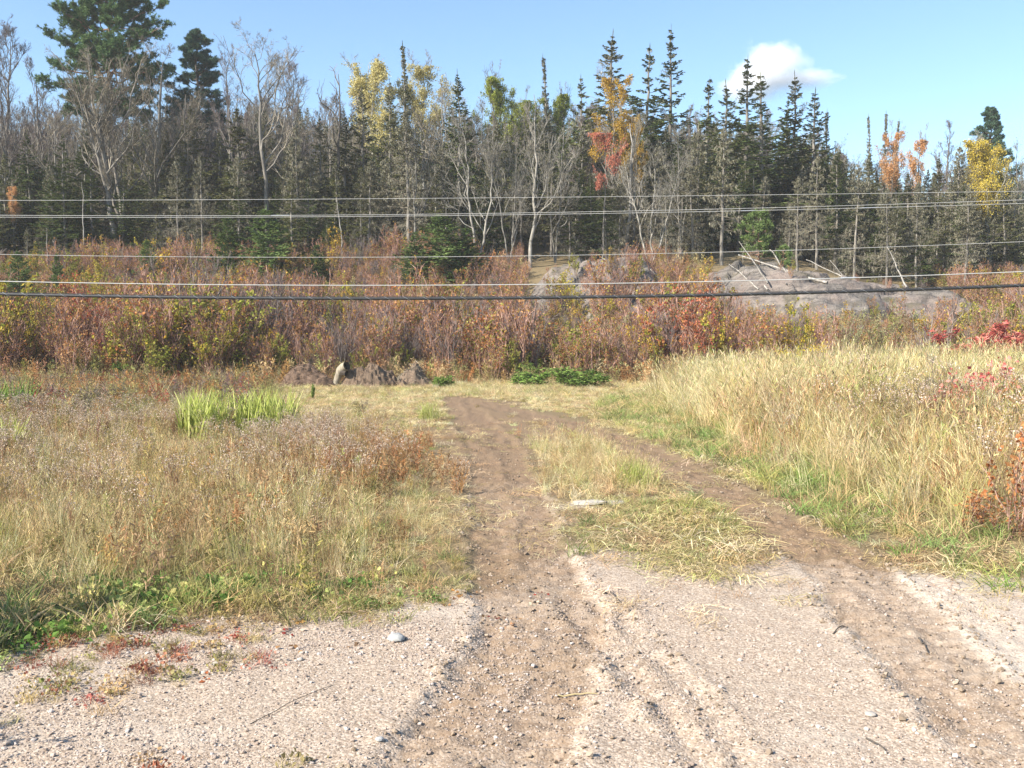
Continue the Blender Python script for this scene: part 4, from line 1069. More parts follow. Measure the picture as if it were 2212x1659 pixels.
def bush(kind, dx, top, base_y, Y, label, name, wide=1.0, v=0, cat='shrub', group='single bushes in the thicket', Hm=None):
    me_ = SH[kind][v % len(SH[kind])]
    H0 = max(c.co.z for c in me_.vertices) if kind not in HC else HC[kind]; HC[kind] = H0
    p = at(dx, top, Y); z0 = float(lz(p[0], Y)[0])
    if on_rock(p[0], Y) or (p[0] > .3 and p[0] < 20 and Y > 35): z0 = max(z0, float(rock_z(np.array([p[0]]), np.array([float(Y)]))[0]))
    s = max((p[2] - z0) / H0, .25)
    o = put(name, me_, None, (p[0], Y, z0 - .03), label, cat, group)
    o.rotation_euler = (0, 0, RNG.uniform(0, 6.28)); o.scale = (s * wide, s * wide, s)
    return o
HC = {}
BUSHES = [
 ('redleaf', 188, 578, 0, 32, 'red_bush', 1.0, 0, 'tall bright red bush at the left of the thicket'),
 ('redleaf', 225, 615, 0, 31, 'red_bush', .8, 1, 'darker red bush joined to the right of the tall bright red bush'),
 ('redleaf', 1480, 600, 0, 29.5, 'red_bush', 1.35, 0, 'wide deep red bush left of the long rock slab'),
 ('redleaf', 1535, 630, 0, 28.8, 'red_bush', 1.1, 1, 'lower deep red bush overlapping the wide one, beside the slab'),
 ('sumac', 2120, 684, 0, 23.5, 'sumac_bush', 1.7, 0, 'bright crimson sumac spreading behind the grass bank near the right end'),
 ('sumac', 2190, 672, 0, 24, 'sumac_bush', 1.7, 1, 'crimson sumac cut by the right end of the picture'),
 ('yellow', 62, 655, 0, 30, 'yellow_bush', 1.0, 0, 'golden yellow bush near the left end of the thicket'),
 ('yellow', 1248, 588, 0, 37, 'yellow_bush', .9, 1, 'bright yellow bush below the rock hump'),
 ('gold', 1515, 545, 0, 40, 'yellow_bush', .9, 0, 'gold bush standing just above the wide deep red bush'),
 ('yellow', 970, 600, 0, 33, 'yellow_bush', .7, 0, 'slim yellow-green bush in the middle of the red twigs'),
 ('orange', 890, 650, 0, 30, 'orange_bush', .9, 0, 'orange-leaved bush in the red twig thicket left of centre'),
 ('orange', 1130, 690, 0, 29, 'orange_bush', .9, 1, 'low orange-red bush in the red twig thicket near the track end'),
 ('yellow', 760, 590, 0, 36, 'yellow_bush', .8, 1, 'small yellow birch bush below the dark dead fork'),
 ('gold', 225, 505, 0, 42, 'yellow_bush', 1.0, 1, 'orange-gold bush under the red pine trunk'),
 ('gold', 350, 495, 0, 42, 'yellow_bush', 1.0, 2, 'orange-gold bush left of the young green spruces'),
 ('gold', 722, 480, 0, 43, 'yellow_bush', .8, 0, 'orange-gold bush against the dark trunks right of the biggest young spruce'),
 ('gold', 620, 520, 0, 41.5, 'yellow_bush', .8, 1, 'yellow bush touching the biggest young spruce'),
 ('willow', 1895, 640, 0, 27, 'willow_bush', .9, 0, 'pale-leaved willow bush in front of the rock slab, taller one'),
 ('willow', 1825, 660, 0, 26, 'willow_bush', .8, 1, 'pale-leaved willow bush in front of the rock slab, shorter one'),
 ('willow', 1320, 650, 0, 31, 'willow_bush', 1.0, 0, 'pale yellow-green willow at the right end of the red twig thicket'),
 ('yellow', 1730, 640, 0, 29, 'yellow_bush', .7, 0, 'small yellow bush at the foot of the rock slab'),
 ('grey', 1050, 640, 0, 30, 'bare_bush', .9, 0, 'purple-grey leafless bush just above the end of the track'),
 ('grey', 810, 660, 0, 29, 'bare_bush', 1.0, 1, 'purple-grey leafless bush above the dirt mound'),
 ('grey', 2010, 640, 0, 26, 'bare_bush', 1.2, 2, 'pinkish leafless bush between the willow and the sumac'),
 ('olive', 60, 770, 0, 27.5, 'leafy_bush', 1.0, 0, 'olive leafy bush at the lower left of the thicket'),
 ('olive', 790, 735, 0, 27.6, 'leafy_bush', .9, 1, 'yellow-green leafy bush right behind the tilted log'),
]
for k_, dx, tp, b_, Y, nm, wd, v, lab in BUSHES: bush(k_, dx, tp, b_, Y, lab, nm, wd, v)

# ------------------------------------------------------------------ fallen dead trees on the rock
def fallen(a, b, r, label, nb=10, lift=.15, mat='dead_wood', Ya=41.5, Yb=38.5):
    pa, pb = at(*a, Ya), at(*b, Yb)
    for p in (pa, pb):
        p[2] = min(max(p[2], float(rock_z(p[:1], p[1:2])[0]) + r * .5), float(rock_z(p[:1], p[1:2])[0]) + (1.6 if p is pa else .12))
    K = 10; s = np.linspace(0, 1, K)[:, None]; P = (pa * (1 - s) + pb * s)[None]
    P = P + np.cumsum(RNG.normal(0, .02, P.shape), 1)
    L = np.linalg.norm(pb - pa); o0 = P[0, 0].copy(); P = P - o0
    e = bpy.data.objects.new('fallen_tree', None); COL.objects.link(e); e.location = o0; tag(e, label, 'fallen tree', 'dead trunks lying on the rocks')
    mb = MB(); mb.tubes(P, r * .62 * np.linspace(.45, 1, K)[None], 7); put('trunk', mb.mesh('fallen_trunk', [M[mat]], True), e)
    mb = MB(); q, _, _, Ln = kids(P, nb, .03, .8, (.7, 1.3), lambda ix, t: L * .10 * (.4 + t) + .15, K=4, jit=.1); mb.tubes(q, .012 * np.linspace(1, .4, 4)[None], 3)
    q2 = kids(q, 3, .3, 1, (.4, 1), lambda ix, t: Ln[ix] * .4, K=3)[0]; mb.ribbons(q2, np.array([.01, .008, .004]))
    put('branches', mb.mesh('fallen_branches', [M['twig_pale']]), e)
fallen((1597, 552), (1784, 668), .085, 'longest pale dead trunk slanting down the rock slab to the right')
fallen((1664, 540), (1722, 648), .07, 'steep dead trunk crossing the longest fallen trunk on the slab')
fallen((1598, 522), (1662, 590), .05, 'thin dead trunk reaching up from the top of the slab')
fallen((1618, 625), (1656, 684), .06, 'short pale dead trunk low on the slab beside the deep red bush')
fallen((1656, 612), (1704, 664), .04, 'thin pale stick lying mid-slab below the crossing trunks')
fallen((1712, 598), (1790, 672), .06, 'dark dead trunk lying under the right end of the longest one')
fallen((1918, 515), (1956, 604), .06, 'pale dead trunk leaning left against the grey spruces right of the slab', Ya=42, Yb=40.5)
fallen((1966, 636), (1990, 676), .05, 'short stub of dead trunk at the right foot of the slab', 4)
fallen((1300, 575), (1358, 600), .05, 'pale dead branch lying across the rock hump')
fallen((1405, 596), (1450, 622), .06, 'broken pale log between the rock hump and the deep red bush', 5, Ya=39, Yb=38)
fallen((1795, 470), (1850, 560), .05, 'thin dead trunk leaning in the grey spruces behind the slab', 14, Ya=44, Yb=43)

# ------------------------------------------------------------------ overhead wires
def mat_plain(name, col, rough=.5, metal=0.0):
    m, n, out = nodes(name); b = n.nodes.new('ShaderNodeBsdfPrincipled')
    tc = n.nodes.new('ShaderNodeTexCoord'); f = noise(n, 3, 3, .6, tc.outputs['Object'])
    n.links.new(mixc(n, f, tuple(c * .7 for c in col), tuple(min(1, c * 1.25) for c in col)), b.inputs['Base Color'])
    b.inputs['Roughness'].default_value = rough; b.inputs['Metallic'].default_value = metal; n.links.new(b.outputs[0], out.inputs[0]); return m
M['alu'] = mat_plain('alu', (.42, .415, .40), .6, .0); M['black_cable'] = mat_plain('black_cable', (.02, .021, .023), .6); M['steel'] = mat_plain('steel', (.55, .56, .57), .4, .5)
WY = 22.0
def wire(y0, y1, y2, y3, r, mat, label, name='overhead_wire', dY=0.0, sleeves=(), lash=False):
    Yd = WY + dY
    q = np.polyfit([at(x, 500, Yd)[0] for x in (0, 737, 1474, 2212)], [at(x, yy, Yd)[2] for x, yy in ((0, y0), (737, y1), (1474, y2), (2212, y3))], 2)
    x = np.linspace(-42, 42, 160); P = np.stack([x, np.full_like(x, Yd), np.polyval(q, x)], -1)[None]
    o0 = np.array([0, Yd, np.polyval(q, 0)])
    mb = MB(); mb.tubes(P - o0, np.full((1, 160), r), 6)
    e = put(name, mb.mesh(name, [M[mat]], True), None, o0, label, 'wire', 'overhead wires crossing the view')
    for sx, ln in sleeves:
        xx = at(sx, 500, Yd)[0]; xs = np.linspace(xx - ln / 2, xx + ln / 2, 8); S = np.stack([xs, np.full(8, Yd), np.polyval(q, xs)], -1)[None] - o0
        mb = MB(); mb.tubes(S, (r * 1.75) * np.array([[.5, .95, 1, 1, 1, 1, .95, .5]]), 8); put('splice_sleeve', mb.mesh('splice_sleeve', [M['steel']], True), e)
    if lash:
        t = np.linspace(-16, 16, 1600); a = t * 2 * math.pi / .42
        S = np.stack([t, Yd + np.cos(a) * (r + .004), np.polyval(q, t) + np.sin(a) * (r + .004)], -1)[None] - o0
        mb = MB(); mb.tubes(S, np.full((1, 1600), .0035), 3); put('lashing_wire', mb.mesh('lashing_wire', [M['steel']]), e)
        S = np.stack([x, np.full_like(x, Yd - .005), np.polyval(q, x) + r + .006], -1)[None] - o0
        mb = MB(); mb.tubes(S, np.full((1, 160), .005), 4); put('support_strand', mb.mesh('support_strand', [M['black_cable']]), e)
wire(433, 430, 423, 413, .005, 'alu', 'topmost thin overhead wire')
wire(465, 464.5, 453.5, 431.5, .0055, 'alu', 'upper wire of the close bright pair below the topmost wire', sleeves=((607, .45),), dY=.0)
wire(469, 468.5, 457.5, 439.5, .0055, 'alu', 'lower wire of the close bright pair below the topmost wire', sleeves=((1880, .5), (1615, .35)), dY=-.12)
wire(549.5, 556, 546.5, 522, .0055, 'alu', 'thin single wire in front of the upper thicket, below the bright pair')
wire(608, 615.5, 610.5, 586.5, .011, 'alu', 'pale overhead wire just above the thick black cable', sleeves=((1835, .4),))
wire(635.5, 645, 638.8, 617, .036, 'black_cable', 'thick black lashed cable, lowest of the overhead lines', 'overhead_cable', lash=True)

# ------------------------------------------------------------------ dirt mounds and the tilted log
def lump(name, pts, h, label, mats, seed, rough=.35, cat='mound'):
    P = np.array(pts); c = P.mean(0); rx = (P[:, 0].max() - P[:, 0].min()) / 2; ry = (P[:, 1].max() - P[:, 1].min()) / 2
    u = np.linspace(-1.15, 1.15, 90); v = np.linspace(-1.15, 1.15, 50); U, V = np.meshgrid(u, v)
    X, Y = c[0] + U * rx, c[1] + V * ry
    d = np.sqrt(U ** 2 + V ** 2) + (fbm(U * 2 + seed, V * 2, 3, 2) - .5) * .7
    Z = h * np.clip(1 - d ** 2, -.25, 1) * (.5 + .7 * fbm(X * 1.6 + seed, Y * 1.6, 2, 4)) + .8 * rough * h * (fbm(X * 4, Y * 4, 2, 1) - .5) * np.clip(1.2 - d, 0, 1) + .35 * h * rough * (fbm(X * 12, Y * 12, 2, 5) - .5)
    Z = Z + lz(X.ravel(), Y.ravel()).reshape(X.shape) - .04
    i = np.arange(X.size).reshape(X.shape); F = np.stack([i[:-1, :-1], i[:-1, 1:], i[1:, 1:], i[1:, :-1]], -1).reshape(-1, 4)
    o0 = np.array([c[0], c[1], 0.])
    o = put(name, raw_mesh(bpy.data.meshes.new(name), np.stack([X, Y, Z], -1).reshape(-1, 3) - o0, F, mats[:1]), None, o0, label, cat)
    mb = MB(); n = 1100; k = RNG.integers(0, X.size, n); dd = d.ravel()[k] < .95; k = k[dd]; n = len(k)
    B = np.stack([X.ravel()[k], Y.ravel()[k], Z.ravel()[k]], -1) - o0
    D = norm(RNG.normal(size=(n, 3)) * [1, 1, .5]); ln = RNG.uniform(.08, .35, (n, 1))
    mb.ribbons(np.stack([B - D * ln * .4, B + [0, 0, .03], B + D * ln * .6], 1), np.array([.006, .010, .004]))
    put('roots', mb.mesh('roots', mats[1:]), o)
    return o
M['soil_brown'] = mat_stone('soil_brown', [(0, (.07, .042, .026)), (.5, (.13, .082, .052)), (1, (.20, .13, .085))], 7, .8)
M['soil_grey'] = mat_stone('soil_grey', [(0, (.065, .044, .028)), (.5, (.125, .085, .055)), (1, (.20, .14, .095))], 7, .8)
g = lambda a, b: G(a, b)
x0, y0 = G(668, 838)
lump('dirt_mound', [(x0 - .95, y0 - .2), (x0 + .75, y0 + 1.1)], .62, 'smooth heap of brown earth left of the tilted log', [M['soil_brown'], M['twig_brown']], 3, .3)
x0, y0 = G(815, 838)
lump('dirt_mound', [(x0 - 1.15, y0 - .2), (x0 + .8, y0 + 1.2)], .66, 'clumpy grey heap of roots and turf right of the tilted log', [M['soil_grey'], M['twig_brown']], 8, .95)
lump('dirt_mound', [(x0 + .2, y0 + .25), (x0 + 1.4, y0 + 1.3)], .62, 'small turf heap at the right end of the clumpy grey heap', [M['soil_grey'], M['twig_grey']], 5, .9)

def log_tilted():
    Y = 25.9; e = bpy.data.objects.new('tilted_log', None); COL.objects.link(e)
    p0 = at(722, 838, Y); e.location = p0; tag(e, 'bent pale log standing on end between the earth heaps, its dark hollow end up', 'log')
    q = [at(722, 840, Y), at(727, 822, Y), at(733, 808, Y - .02), at(736, 800, Y - .06), at(742, 793.5, Y - .12), at(749, 790, Y - .2)]
    P = (np.array(q) - p0)[None]
    mb = MB(); R = np.array([[.07, .085, .10, .12, .115, .115]]); mb.tubes(P, R, 14)
    t = norm(P[0, -1] - P[0, -2]); u = norm(np.cross(t, [0, 0, 1])); w_ = np.cross(t, u); c = P[0, -1]; a = np.arange(14) * 2 * math.pi / 14
    put('bark_body', mb.mesh('log_body', [M['log_bark']], True), e)
    mb = MB(); ring = c + .113 * (np.cos(a)[:, None] * u + np.sin(a)[:, None] * w_); inn = c - t * .05 + .085 * (np.cos(a)[:, None] * u + np.sin(a)[:, None] * w_); dp = inn - t * .10
    V = np.concatenate([ring, inn, dp, (c - t * .15)[None]]); F = []
    for i in range(14):
        j = (i + 1) % 14; F += [(i, j, 14 + j, 14 + i), (14 + i, 14 + j, 28 + j, 28 + i), (28 + i, 28 + j, 42, 42)]
    F = np.array(F); q4 = F[F[:, 2] != F[:, 3]]
    mb.add(V, q4); put('hollow_end', mb.mesh('log_end', [M['log_dark']]), e, label='dark hollow sawn end')
    mb = MB(); st = np.array([[P[0, 3], P[0, 3] + [.10, -.10, -.05], P[0, 3] + [.17, -.14, -.07]]]); mb.tubes(st, np.array([[.09, .08, .07]]), 8); put('branch_stub', mb.mesh('log_stub', [M['log_dark']]), e)
M['log_bark'] = bark('log_bark', (.13, .105, .075), (.32, .28, .21), 14); M['log_dark'] = mat_plain('log_dark', (.05, .038, .028), .9)
log_tilted()

# ------------------------------------------------------------------ field, bank and verge plants
LEFT = poly([(-900, 1500), (0, 1412), (130, 1375), (260, 1345), (420, 1318), (560, 1325), (720, 1322), (860, 1304), (1000, 1280), (985, 1200), (965, 1080), (950, 1010), (925, 945), (860, 905), (760, 880)])
LEFT = np.vstack([LEFT, [(-3.2, 26.5), (-22, 26.5), (-22, 8), (-9, 3.0)]])
MID1 = poly([(1110, 935), (1240, 925), (1340, 985), (1440, 1050), (1400, 1075), (1180, 1070), (1180, 1010), (1100, 965)])
MID2 = poly([(1270, 1112), (1500, 1085), (1660, 1150), (1740, 1230), (1640, 1268), (1500, 1255), (1385, 1225), (1300, 1165)])
def wob(x, y, a=.5, f=1.3): return x + (fbm(x * f, y * f, 3, 3) - .5) * a, y + (fbm(x * f + 31, y * f, 3, 5) - .5) * a
RPW = 1.3
def inl(P, x, y, a=.5): return in_poly(P, *wob(x + RNG.normal(0, .10, np.shape(x)), y + RNG.normal(0, .14, np.shape(x)), a))
def bare_f(x, y):
    b = np.clip(ground(x, y)[1] * 1.2, 0, 1) * sst(27, 22, y)
    for p in MUDP: b = np.maximum(b, inl(p, x, y, .6) * .93)
    return b
def lo(x, y): return RNG.random(len(x)) > bare_f(x, y)
LE_Y, LE_X = [5.0, 5.8, 7.1, 9.4, 11.8, 14.5, 17, 19.7, 26], [-.28, -.3, -.4, -.62, -.85, -1.2, -1.9, -2.6, -3.2]
def ledge(x, y): return np.interp(y, LE_Y, LE_X) - x

specs = []
def keepout(x, y): return np.where((1106 + x / y * FPX > 590) & (y > 17.5), 0.0, 1.0)
def addl(kind, n, dens, scl, cols, wts, y0=5, y1=26.5, x0=-16, x1=1):
    low = kind in ('short', 'mat', 'clover')
    x, y = sample(n, x0, x1, y0, y1, lambda x, y: in_view(x, y) * inl(LEFT, x, y + (.22 if low else 0)) * np.clip(dens(x, y), 0, 1) * (1 if low else keepout(x, y) * (.45 + .55 * sst(0, 1.0, ledge(x, y) + .6 * (vn(x * 2, y * 2, 4) - .5)))) * lo(x, y))
    specs.append((kind, x, y, (scl(x, y) if callable(scl) else scl) * (.5 + .5 * sst(0, 1.4, ledge(x, y))) * .9, pal(len(x), cols, wts(x, y) if callable(wts) else wts)))
N1 = lambda x, y: fbm(x * .55, y * .55, 3, 1)
N2 = lambda x, y: fbm(x * .8 + 20, y * .8, 3, 6)
# verge of short green grass and clover along the gravel
addl('short', 16000, lambda x, y: np.maximum(sst(9.5, 6.2, y) * (.5 + .5 * N1(x, y)), .75 * sst(1.5, .5, ledge(x, y)) * sst(17, 14, y)), lambda x, y: RNG.uniform(.7, 1.5, len(x)), [GREEN, YG, OLIVE, TAN], [.24, .24, .16, .36], 4.5, 17)
addl('clover', 5000, lambda x, y: sst(6.8, 5.4, y) * sst(.45, .65, N2(x, y)), lambda x, y: RNG.uniform(.7, 1.2, len(x)), [GREEN, (.10, .18, .04), YG, RUST], [.45, .3, .2, .05], 4.5, 8)
addl('wispy', 17000, lambda x, y: sst(5.4, 6.6, y) * sst(16, 9, y) * (.45 + .6 * N1(x, y)), lambda x, y: RNG.uniform(.5, 1.0, len(x)), [TAN, STRAW, OLIVE, BROWN, YG], [.44, .26, .10, .14, .06], 5, 16)
addl('arch', 6500, lambda x, y: sst(6.2, 8, y) * sst(15, 10, y) * (.4 + .6 * N2(x, y)), lambda x, y: RNG.uniform(.5, .9, len(x)), [TAN, STRAW, YG, OLIVE, BROWN], [.44, .24, .12, .10, .10], 5.5, 16)
addl('forb', 3800, lambda x, y: sst(5.6, 7.5, y) * sst(16, 10, y) * sst(.42, .62, N2(x, y)), lambda x, y: RNG.uniform(.5, .95, len(x)), [BROWN, OLIVE, GOLD, RUST], [.45, .25, .15, .15], 5.2, 16)
addl('mat', 9000, lambda x, y: sst(4.8, 5.4, y) * .9, lambda x, y: RNG.uniform(.8, 1.3, len(x)), [TAN, STRAW, BROWN], [.5, .25, .25], 4.6, 18)
# seeded weeds
ad_ = lambda x, y: (sst(8.2, 9.6, y) * sst(15.5, 13, y) * sst(.40, .52, fbm(x * .45 + 4, y * .6, 3, 2)) * sst(-.9, -2.0, x + .06 * y) + .10 * sst(6.5, 8, y) * sst(16, 14, y))
addl('aster', 5600, ad_, lambda x, y: RNG.uniform(.62, .95, len(x)), [BROWN, TAN, OLIVE, (.24, .15, .09)], [.5, .2, .1, .2], 6, 16)
RP = np.array([(-2.9, 9.8), (-1.3, 9.5), (-1.15, 11.6), (-1.5, 13.2), (-2.6, 13)])
xr, yr = sample(2300, -4.2, -.5, 8.2, 14.5, lambda x, y: inl(RP, x + RNG.normal(0, .35, np.shape(x)), y + RNG.normal(0, .5, np.shape(x)), 1.6))
specs.append(('forb', xr, yr, RNG.uniform(.4, .68, len(xr)), pal(len(xr), [(.30, .17, .08), BROWN, RUST], [.4, .4, .2])))
specs.append(('wispy', xr[::2], yr[::2], RNG.uniform(.5, .8, len(xr[::2])), pal(len(xr[::2]), [RUST, TAN, BROWN], [.4, .35, .25])))
specs.append(('aster', xr[::6], yr[::6], .7, pal(len(xr[::6]), [RUST, BROWN], [.5, .5])))
# far part of the field
addl('arch', 5200, lambda x, y: sst(13, 15, y) * (.45 + .5 * N1(x, y)), lambda x, y: RNG.uniform(.6, 1.1, len(x)), [OLIVE, YG, TAN, BROWN, GREEN], [.30, .2, .24, .16, .10], 13, 26.6)
addl('aster', 2600, lambda x, y: sst(13.5, 15, y) * sst(.5, .6, N2(x, y)) * sst(19, 16, y), lambda x, y: RNG.uniform(.7, 1.0, len(x)), [BROWN, OLIVE], [.7, .3], 13, 20)
addl('forb', 3400, lambda x, y: sst(15, 18, y) * sst(.4, .6, N2(x, y)), lambda x, y: RNG.uniform(.7, 1.3, len(x)), [(.18, .135, .11), OLIVE, RUST, (.25, .07, .05)], [.35, .3, .25, .10], 15, 26.8)
addl('tall', 900, lambda x, y: sst(17, 20, y) * sst(.5, .65, N1(x, y)), lambda x, y: RNG.uniform(.6, .9, len(x)), [TAN, OLIVE, STRAW], [.4, .35, .25], 16, 26.6)
sow('field_weeds', 'brown, tan and green weeds and dry grass covering the field left of the track', specs)

# green reed clump, two smaller ones and tussocks are things
def clump(name, label, dxs, ytop, Yd, n, spread, kind='reed', tint=None, sc=.8, cat='grass clump', mats=None, hl=None):
    mb = MB(); cx = at((dxs[0] + dxs[1]) / 2, 800, Yd)[0]; half = at(dxs[1], 800, Yd)[0] - cx
    for i in range(n):
        c = (RNG.uniform(-1, 1) * half, RNG.uniform(-1, 1) * spread)
        blades(mb, 16 if kind == 'reed' else 26, sc, .11, .16, .36 if kind == 'reed' else .6, .021 if kind == 'reed' else .006, 6, 0, (.55, 1.05), c)
    z0 = float(gz(cx, Yd)[0])
    return put(name, mb.mesh(name, mats or [M['reed']]), None, (cx, Yd, z0), label, cat)
clump('reed_clump', 'big clump of bright yellow-green broad-bladed reeds in the left field', (395, 615), 845, 14.4, 50, .45, sc=.78)
clump('reed_clump', 'small clump of yellow-green blades at the left end of the field', (-20, 30), 905, 12.0, 8, .25, sc=.6)
clump('reed_clump', 'dark green blades at the far left end of the field under the thicket', (-10, 45), 830, 18, 12, .4, sc=.7, mats=[M['leaf_green']])
clump('grass_tussock', 'small bright yellow-green tussock between field and track, near the earth heaps', (905, 940), 860, 17.2, 5, .16, 'g', sc=.42)
clump('grass_tussock', 'bright yellow-green tussock at the right end of the tan grass between the wheel tracks', (1345, 1400), 1030, 10.1, 7, .2, 'g', sc=.34)

specs = []
def addr(kind, n, dens, scl, cols, wts, y0=5, y1=26, x0=1.5, x1=17):
    x, y = sample(n, x0, x1, y0, y1, lambda x, y: in_view(x, y) * np.clip(dens(x, y), 0, 1) * lo(x, y))
    specs.append((kind, x, y, scl(x, y), pal(len(x), cols, wts(x, y) if callable(wts) else wts)))
E = lambda x, y: x - bank_edge(y) + .5 * (fbm(x * 1.2, y * .8, 3, 2) - .5)
addr('tall', 9000, lambda x, y: sst(.4, 1.4, E(x, y)) * sst(6.5, 9, y + x * .2) * (.45 + .5 * N1(x, y)), lambda x, y: RNG.uniform(.7, 1.1, len(x)) * (.72 + .28 * sst(9, 15, y)),
     [STRAW, TAN, YG, OLIVE], lambda x, y: np.stack([.25 + .45 * sst(13, 18, y), .40 + 0 * x, .10 + .15 * sst(13, 18, y), .10 + 0 * x], -1))
addr('arch', 10000, lambda x, y: sst(.0, .9, E(x, y)) * sst(5.8, 7.5, y) * .75, lambda x, y: RNG.uniform(.6, 1.15, len(x)) * (.7 + .5 * sst(.2, 2, E(x, y))),
     [TAN, YG, OLIVE, STRAW, GREEN, RUST], lambda x, y: np.stack([.36 + 0 * x, .22 + .1 * sst(13, 18, y), .14 + 0 * x, .14 + .2 * sst(12, 18, y), .10 + .3 * sst(1.2, .3, E(x, y)), .05 + 0 * x], -1))
addr('wispy', 7000, lambda x, y: sst(.1, 1.2, E(x, y)) * sst(18, 10, y) * (.4 + .6 * N2(x, y)), lambda x, y: RNG.uniform(.8, 1.5, len(x)), [TAN, STRAW, BROWN, RUST], [.45, .3, .15, .1])
addr('short', 7000, lambda x, y: sst(-.7, -.1, E(x, y)) * sst(1.8, .6, E(x, y)) * sst(5.2, 6.3, y) * (.5 + .6 * N1(x, y)), lambda x, y: RNG.uniform(.7, 1.6, len(x)), [GREEN, YG, TAN, (.20, .27, .08)], [.4, .2, .25, .15], 5, 22)
addr('mat', 3500, lambda x, y: sst(-.8, 0, E(x, y)) * sst(2, .8, E(x, y)) * .8, lambda x, y: RNG.uniform(.8, 1.4, len(x)), [TAN, STRAW, OLIVE], [.5, .3, .2], 5, 24)
addr('aster', 2600, lambda x, y: sst(.8, 2, E(x, y)) * sst(14, 10, y) * sst(.45, .6, fbm(x * .6, y * .6, 3, 4)), lambda x, y: RNG.uniform(.8, 1.3, len(x)), [BROWN, RUST, OLIVE], [.5, .2, .3], 6.5, 15)
addr('forb', 4200, lambda x, y: sst(.8, 2, E(x, y)) * sst(17, 12, y) * sst(.42, .6, fbm(x * .5 + 7, y * .5, 3, 1)), lambda x, y: RNG.uniform(.8, 1.5, len(x)), [BROWN, OLIVE, RUST, YG], [.35, .3, .15, .2], 6.5, 18)
sow('bank_grass', 'tall straw-coloured grass and weeds covering the bank right of the track', specs)

specs = []
def addc(kind, n, dens, scl, cols, wts, y0=5, y1=26.5, x0=-6.5, x1=4):
    x, y = sample(n, x0, x1, y0, y1, lambda x, y: in_view(x, y) * lo(x, y) * (~inl(LEFT, x, y) | (y > 17.5)) * ~in_poly(SAND, x, y) * np.clip(dens(x, y), 0, 1))
    specs.append((kind, x, y, scl(x, y), pal(len(x), cols, wts)))
m1 = lambda x, y: inl(MID1, x, y, .5).astype(float); m2 = lambda x, y: inl(MID2, x, y, .6).astype(float)
addc('wispy', 5200, m1, lambda x, y: RNG.uniform(.35, .6, len(x)), [TAN, STRAW, RUST, OLIVE], [.5, .25, .12, .13], 8, 18)
addc('arch', 4200, m1, lambda x, y: RNG.uniform(.35, .6, len(x)), [TAN, YG, STRAW, GREEN], [.45, .2, .25, .1], 8, 18)
addc('mat', 6500, lambda x, y: m2(x, y) * (.25 + .65 * sst(.4, .6, fbm(x * 1.6, y * 1.6, 3, 2))), lambda x, y: RNG.uniform(.7, 1.3, len(x)), [TAN, OLIVE, STRAW, YG], [.4, .2, .2, .2], 5.4, 11)
addc('short', 4200, lambda x, y: m2(x, y) * sst(.35, .6, N2(x, y)), lambda x, y: RNG.uniform(.5, 1.0, len(x)), [GREEN, YG, TAN, OLIVE], [.35, .25, .25, .15], 5.4, 11)
far = lambda x, y: sst(13.5, 16, y) * (E(x, y) < .6) * np.where(1106 + x / y * FPX > 585, 1, 0)
addc('short', 11000, lambda x, y: far(x, y) * (.35 + .6 * N1(x, y)), lambda x, y: RNG.uniform(.35, .75, len(x)) * (1 + .6 * sst(21, 24, y)), [TAN, STRAW, YG, OLIVE], [.42, .28, .2, .1], 13, 27)
addc('mat', 7000, lambda x, y: far(x, y) * .8, lambda x, y: RNG.uniform(.6, 1.1, len(x)), [STRAW, TAN, BROWN], [.45, .4, .15], 13, 27)
addc('arch', 1500, lambda x, y: sst(21, 24, y) * (E(x, y) < .8) * (x > -1.6), lambda x, y: RNG.uniform(.3, .6, len(x)), [STRAW, TAN, YG], [.5, .3, .2], 20, 27)
addc('mat', 1800, lambda x, y: sst(5.9, 7, y) * sst(.5, .7, N2(x, y)), lambda x, y: RNG.uniform(.7, 1.2, len(x)), [TAN, STRAW, BROWN], [.5, .3, .2], 5.5, 16)
addc('short', 900, lambda x, y: sst(6.3, 7.5, y) * sst(.55, .7, N1(x, y)), lambda x, y: RNG.uniform(.4, .9, len(x)), [YG, TAN, GREEN], [.4, .4, .2], 5.8, 16)
x, y = sample(9000, -4.5, 4.2, 5.3, 17, lambda x, y: in_view(x, y) * ~in_poly(SAND, x, y) * (1 - .75 * in_poly(GRAVEL, x, y)) * (.25 + .6 * sst(.42, .62, fbm(x * 1.3 + 8, y * 1.3, 3, 5))) * np.where(E(x, y) < 1, 1, 0) * (1 - .8 * bare_f(x, y)))
specs.append(('mat', x, y, RNG.uniform(.45, .95, len(x)), pal(len(x), [TAN, STRAW, BROWN, OLIVE], [.38, .22, .25, .15])))
sow('track_grass', 'short trampled green and tan grass growing on and between the wheel tracks', specs)

x, y = sample(12000, -28, 28, 26.4, 46, lambda x, y: in_view(x, y, 2) * np.where(on_rock(x, y), .0, 1) * .85)
h_ = len(x) // 2
sow('hillside_cover', 'low brown, olive and rusty ground plants covering the hillside beneath the thicket', [('forb', x[:h_], y[:h_], RNG.uniform(.9, 1.7, h_), pal(h_, [BROWN, OLIVE, RUST, TAN, YG], [.3, .25, .2, .15, .1])), ('arch', x[h_:], y[h_:], RNG.uniform(.8, 1.5, len(x) - h_), pal(len(x) - h_, [BROWN, OLIVE, TAN, RUST], [.3, .3, .25, .15]))])
